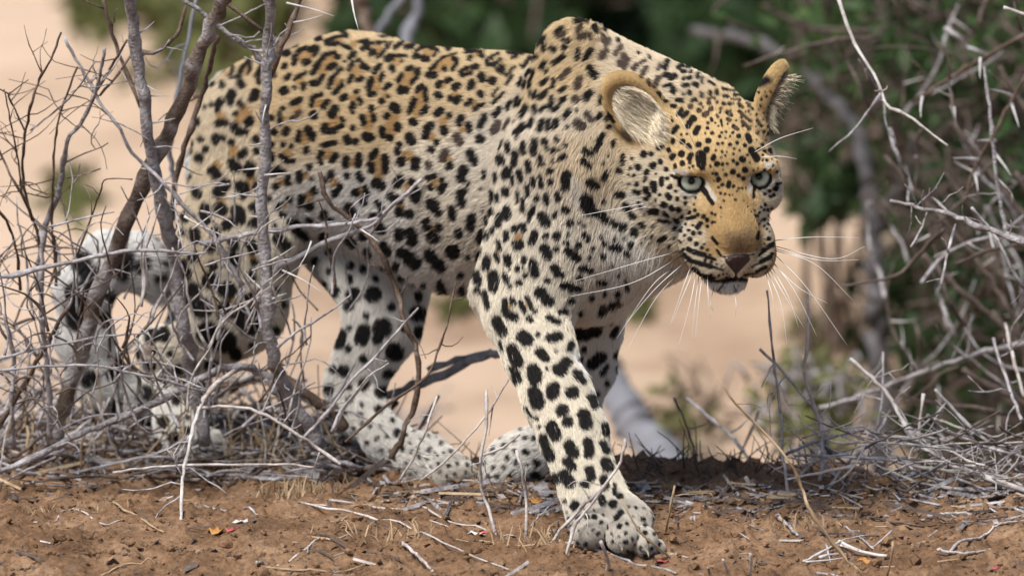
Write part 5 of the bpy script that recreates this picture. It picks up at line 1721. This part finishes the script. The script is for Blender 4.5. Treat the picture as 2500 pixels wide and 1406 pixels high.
# ---- litter nobody could count
def litter(name, label, n, area, size, mats, flat=True):
    V, F, mi = [], [], []
    for k in range(n):
        px, py = area()
        c = None
        w = None
        # quick ground point: invert the flat plane, then drop on the surface
        v = (703 - py) / PXM
        w = (CEN[2] + v * math.cos(PITCH)) / math.sin(PITCH)
        for _ in range(2):
            p = P(px, py, w)
            w += (p[2] - float(ground_h(p[0], p[1], False))) / math.sin(PITCH) * .8
        if p[1] > crest(p[0]) + .25:
            continue
        c = p
        c[2] = float(ground_h(c[0], c[1]))
        s = size * R.lognormvariate(0, .5)
        a = R.uniform(0, math.pi)
        e1 = np.array([math.cos(a), math.sin(a), R.gauss(0, .3)])
        e2 = np.array([-math.sin(a), math.cos(a), R.gauss(0, .5)])
        i = len(V)
        if flat:
            asp = R.uniform(.2, .7)
            up = np.array([0, 0, s * R.uniform(.1, .5)])
            V += [c - e1 * s, c - e2 * s * asp + up, c + e1 * s + up * .4, c + e2 * s * asp]
            F += [(i, i + 1, i + 2), (i, i + 2, i + 3)]
            mi += [k % len(mats)] * 2
        else:
            r = s * .055
            n2 = np.array([0, 0, r])
            l = e1 * s
            l[2] *= .5
            c = c + np.array([0, 0, r])
            s2 = np.array([-math.sin(a), math.cos(a), 0]) * r
            V += [c - l - s2, c - l + s2, c - l + n2 * 1.6, c + l - s2, c + l + s2, c + l + n2 * 1.6]
            F += [(i, i + 1, i + 4, i + 3), (i + 1, i + 2, i + 5, i + 4), (i + 2, i, i + 3, i + 5), (i, i + 2, i + 1), (i + 3, i + 4, i + 5)]
            mi += [k % len(mats)] * 5
    o = mesh_obj(name, np.array(V), F, M[mats[0]], smooth_shade=False)
    for m in mats[1:]:
        o.data.materials.append(M[m])
    o.data.polygons.foreach_set('material_index', mi)
    o['label'], o['category'], o['kind'] = label, 'litter', 'stuff'
    return o
def a_all():
    return R.uniform(-60, 2560), 1406 + 40 - 300 * R.random() ** 1.2
def a_back():
    x = R.uniform(-60, 2560)
    y0 = 1110 if x < 900 else (1175 if x < 1350 else 1195)
    return x, y0 + abs(R.gauss(0, 38))
litter('leaf_litter', 'crumbled dry leaf bits scattered over the brown soil', 2600, a_all, .0030, ['leaf_dry', 'twig_dark', 'leaf_dry', 'twig_dark', 'bark_brown'])
litter('leaf_litter', 'denser band of dry leaf bits along the top of the soil bank', 5600, a_back, .0036, ['leaf_dry', 'twig_dark', 'bark_brown', 'leaf_dry', 'bark_grey'])
litter('twig_litter', 'short broken twig bits scattered over the brown soil', 240, a_all, .010, ['twig_pale', 'straw', 'twig_dark', 'twig_dark'], False)
litter('twig_litter', 'short broken twig bits thick along the top of the soil bank', 1300, a_back, .014, ['twig_dark', 'twig_grey', 'straw', 'twig_dark', 'bark_grey'], False)

# clods and grit
def clods():
    V, F = [], []
    base = []
    bm = bmesh.new()
    bmesh.ops.create_icosphere(bm, subdivisions=1, radius=1)
    bv = np.array([v.co[:] for v in bm.verts])
    bf = [tuple(v.index for v in f.verts) for f in bm.faces]
    bm.free()
    for k in range(2600):
        px, py = a_all()
        v = (703 - py) / PXM
        w = (CEN[2] + v * math.cos(PITCH)) / math.sin(PITCH)
        for _ in range(2):
            p = P(px, py, w)
            w += (p[2] - float(ground_h(p[0], p[1], False))) / math.sin(PITCH) * .8
        if p[1] > crest(p[0]) + .2:
            continue
        s = .0022 * R.lognormvariate(0, .55)
        p[2] = float(ground_h(p[0], p[1])) + s * .3
        q = bv * (1 + RN.uniform(-.28, .28, (len(bv), 1))) * np.array([1, 1, .7]) * s
        i = len(V)
        V += list(q + p)
        F += [tuple(a + i for a in f) for f in bf]
    o = mesh_obj('soil_clods', np.array(V), F, ground.data.materials[0], smooth_shade=False)
    o['label'], o['category'], o['kind'] = 'small crumbs and clods of the brown soil', 'soil', 'stuff'
clods()
# ------------------------------------------------------------------ what stands behind, out of focus
def shrub(label, px, py, w, rx, ry, rw, n_leaf, leaf, leaf_mat, stem_mat, n_stem=10, n_twig=60, seed=0, clump=26, name='leafy_shrub', droop=0.0, stem_r=.008):
    r = np.random.RandomState(seed)
    s = (DIST + w) / DIST
    c = P(px, py, w)
    ax = np.array([rx / PXM * s, rw, ry / PXM * s])
    t = thing(name, label, 'shrub', 'shrubs behind the bank')
    base = c.copy()
    base[2] = float(ground_h(base[0], base[1]))
    cl = []
    while len(cl) < clump:
        q = r.uniform(-1, 1, 3)
        if np.dot(q, q) < 1:
            cl.append(c + q * ax)
    cl = np.array(cl)
    # stems reach the clumps
    for k in range(n_stem):
        e = cl[r.randint(len(cl))]
        b0 = base + np.array([r.normal(0, ax[0] * .15), r.normal(0, ax[1] * .15), -.03])
        m = (b0 + e) / 2 + r.normal(0, .12, 3) * ax
        stick('stem', [b0, m, e], stem_r, stem_r * .3, stem_mat, t, sides=5, n=9)
    V, F = [], []
    for k in range(n_twig):
        a = cl[r.randint(len(cl))] + r.normal(0, .3, 3) * ax
        d = r.normal(0, 1, 3)
        d /= np.linalg.norm(d)
        L = r.uniform(.1, .45) * ax.mean()
        v_, f_ = tube(catmull([a, a + d * L * .5 + r.normal(0, .03, 3), a + d * L], 5), np.linspace(.004, .0015, 5) * max(.5, stem_r / .008), 4)
        F += [tuple(i + len(V) for i in f) for f in f_]
        V += list(v_)
    if V:
        o = mesh_obj('twigs', np.array(V), F, M[stem_mat], t)
        o['kind'] = 'stuff'
    if n_leaf:
        ci = r.randint(0, len(cl), n_leaf)
        pos = cl[ci] + r.normal(0, .26, (n_leaf, 3)) * ax
        pos[:, 2] = np.maximum(pos[:, 2], ground_h(pos[:, 0], pos[:, 1], False) + .01)
        u = r.normal(0, 1, (n_leaf, 3))
        u /= np.linalg.norm(u, axis=1)[:, None]
        v = np.cross(u, r.normal(0, 1, (n_leaf, 3)))
        v /= np.linalg.norm(v, axis=1)[:, None]
        sz = leaf * r.uniform(.5, 1.3, (n_leaf, 1))
        q = np.stack([pos - u * sz, pos - v * sz * .38, pos + u * sz, pos + v * sz * .38], 1).reshape(-1, 3)
        f = np.arange(n_leaf * 4).reshape(-1, 4)
        o = mesh_obj('foliage', q, f, M[leaf_mat], t, smooth_shade=False)
        o['kind'] = 'stuff'
    return t

shrub('large green thorny shrub filling the upper right corner', 2390, 110, 2.6, 400, 230, .5, 2300, .020, 'leaf_green', 'twig_dark', 9, 380, 1, 34)  # dark stems stand in for the shade inside these right-hand bushes
shrub('dense dark brown twiggy shrub low at the right edge', 2470, 640, 2.3, 190, 400, .4, 1800, .018, 'leaf_dark', 'twig_dark', 14, 420, 2, 50)
shrub('near-black bush added for the deep shade at the right edge, below the green shrub', 2480, 720, 3.6, 260, 430, .4, 6500, .035, 'leaf_dark', 'twig_dark', 8, 160, 31, 60)  # added behind; its near-black leaves stand in for deep shade
shrub('very dark bush deep behind the upper right shrub', 2460, 180, 5.0, 380, 380, .5, 7500, .05, 'leaf_dark', 'twig_dark', 10, 200, 14, 60)
shrub('dark green bush behind the back of the leopard', 1170, -70, 6.8, 300, 180, 1.0, 6000, .06, 'leaf_dark', 'bark_brown', 8, 80, 3, 40, stem_r=.02)
shrub('dark olive bush behind the leopard\'s neck and head', 1690, 30, 7.4, 300, 140, .9, 4600, .06, 'leaf_dark', 'bark_brown', 8, 90, 4, 30, stem_r=.016)
shrub('pale olive bush behind the rump at the top edge', 560, 20, 7.6, 130, 110, .7, 1000, .05, 'leaf_olive', 'bark_grey', 8, 60, 5, 18, stem_r=.014)
shrub('small green bush seen behind the cheek right of the face', 2010, 450, 3.6, 90, 55, .3, 700, .03, 'leaf_dark', 'bark_brown', 5, 30, 6, 10)
shrub('small olive tuft on the sand below the chin', 1735, 790, 6.5, 90, 35, .25, 260, .03, 'leaf_olive', 'bark_brown', 5, 40, 7, 10, name='low_bush')
shrub('small green tuft just right of the front leg', 1545, 960, 5.0, 50, 45, .2, 170, .03, 'leaf_olive', 'bark_brown', 4, 20, 8, 8, name='low_bush')
shrub('greyish scrub on the far sand under the right whiskers', 2010, 985, 2.4, 140, 50, .3, 360, .02, 'leaf_olive', 'bark_grey', 6, 90, 9, 18, name='low_bush')
shrub('brown scrub spreading right of the face above the sand', 2080, 340, 4.4, 170, 40, .3, 130, .03, 'leaf_dark', 'bark_brown', 5, 90, 10, 18, name='low_bush')
shrub('faint grey-green bush far behind at the upper left', 440, 110, 9.0, 50, 80, .4, 200, .05, 'leaf_olive', 'bark_grey', 4, 30, 12, 10, stem_r=.01)
shrub('sparse dry bush on far sand behind the left stems', 300, 430, 8.0, 120, 70, .5, 240, .05, 'leaf_olive', 'bark_grey', 4, 30, 13, 10, stem_r=.008, name='low_bush')

tr = thing('dead_tree', 'blurred dead tree trunk with a curved limb behind the face', 'tree', None)
stick('trunk', px_path(FULL, '2160,1400 2148,900 2140,720 2135,560 2118,440', 2.6, 2.6), .016, .011, 'bark_dull', tr, sides=8)
stick('branch', px_path(FULL, '2118,440 2100,330 2020,230 1950,150 1830,100 1690,75', 2.6, 3.4), .011, .008, 'bark_dull', tr, sides=8)
stick('branch', px_path(FULL, '2130,600 2150,520 2210,440 2230,330', 2.6, 2.5), .010, .006, 'bark_dull', tr, sides=6)
bs = thing('bare_stems', 'blurred bare grey stems rising behind the middle of the back', 'branch')
stick('stem', px_path(FULL, '905,140 893,60 885,-40', 2.2, 2.2), .012, .011, 'bark_brown', bs)
stick('stem', px_path(FULL, '980,160 990,90 1015,40 1030,-40', 2.6, 2.6), .009, .008, 'log_weathered', bs)
stick('stem', px_path(FULL, '900,110 940,50 1000,-30', 2.4, 2.4), .006, .005, 'log_weathered', bs)
rt = thing('weathered_log', 'blurred pale blue-grey log sloping down behind the front leg', 'log')
stick('log', px_path(FULL, '1430,830 1520,985 1590,1080 1670,1180 1820,1420', 3.0, 2.8), .028, .030, 'log_weathered', rt, sides=10, wob=.1, kn=.05)
kb = thing('leaning_branch', 'grey forked branch slanting behind the front leg towards the far hind leg', 'branch')
stick('branch', px_path(W5, '180,760 300,690 440,628 620,565 800,490 935,440 1000,410', .55, .45), .0055, .007, 'twig_grey', kb)
stick('branch', px_path(W5, '600,530 760,478 935,448', .5, .48), .004, .005, 'twig_grey', kb)

shrub('tiny dry tuft on far sand at the upper left corner', 90, 150, 9.0, 70, 40, .3, 90, .04, 'leaf_olive', 'bark_grey', 3, 24, 21, 8, stem_r=.005, name='low_bush')
shrub('tiny dry tuft on far sand behind the left twigs at mid height', 190, 560, 6.0, 80, 40, .3, 90, .03, 'leaf_olive', 'bark_brown', 3, 30, 22, 8, stem_r=.005, name='low_bush')
shrub('thin olive bush at the top edge between the two left stems', 250, 20, 9.5, 50, 60, .4, 60, .05, 'leaf_olive', 'bark_grey', 3, 24, 23, 8, stem_r=.006)

for lab_, x, y, w, rx, ry, nl, sd in (
    ('low dry brown tuft on far sand seen between the hind legs', 765, 800, 6.0, 60, 26, 40, 41),
    ('low dry tuft on far sand seen under the chest left of the foreleg', 1130, 880, 5.0, 75, 30, 60, 42),
    ('low brown tuft on far sand just right of the throat', 1600, 760, 6.5, 70, 26, 50, 43),
    ('low grey-brown tuft on far sand right of the chin', 1960, 640, 6.0, 75, 30, 60, 44),
    ('low dry tuft on far sand below the right whisker tips', 2030, 800, 4.6, 80, 34, 70, 45),
    ('broad dry tuft on far sand right of the planted foreleg', 1660, 1010, 3.6, 90, 34, 90, 46),
    ('pale dry tuft on far sand above the curled tail', 380, 520, 7.0, 80, 30, 40, 47)):
    shrub(lab_, x, y, w, rx, ry, .25, nl, .022, 'leaf_olive', 'bark_brown', 4, 60, sd, 9, stem_r=.005, name='low_bush')
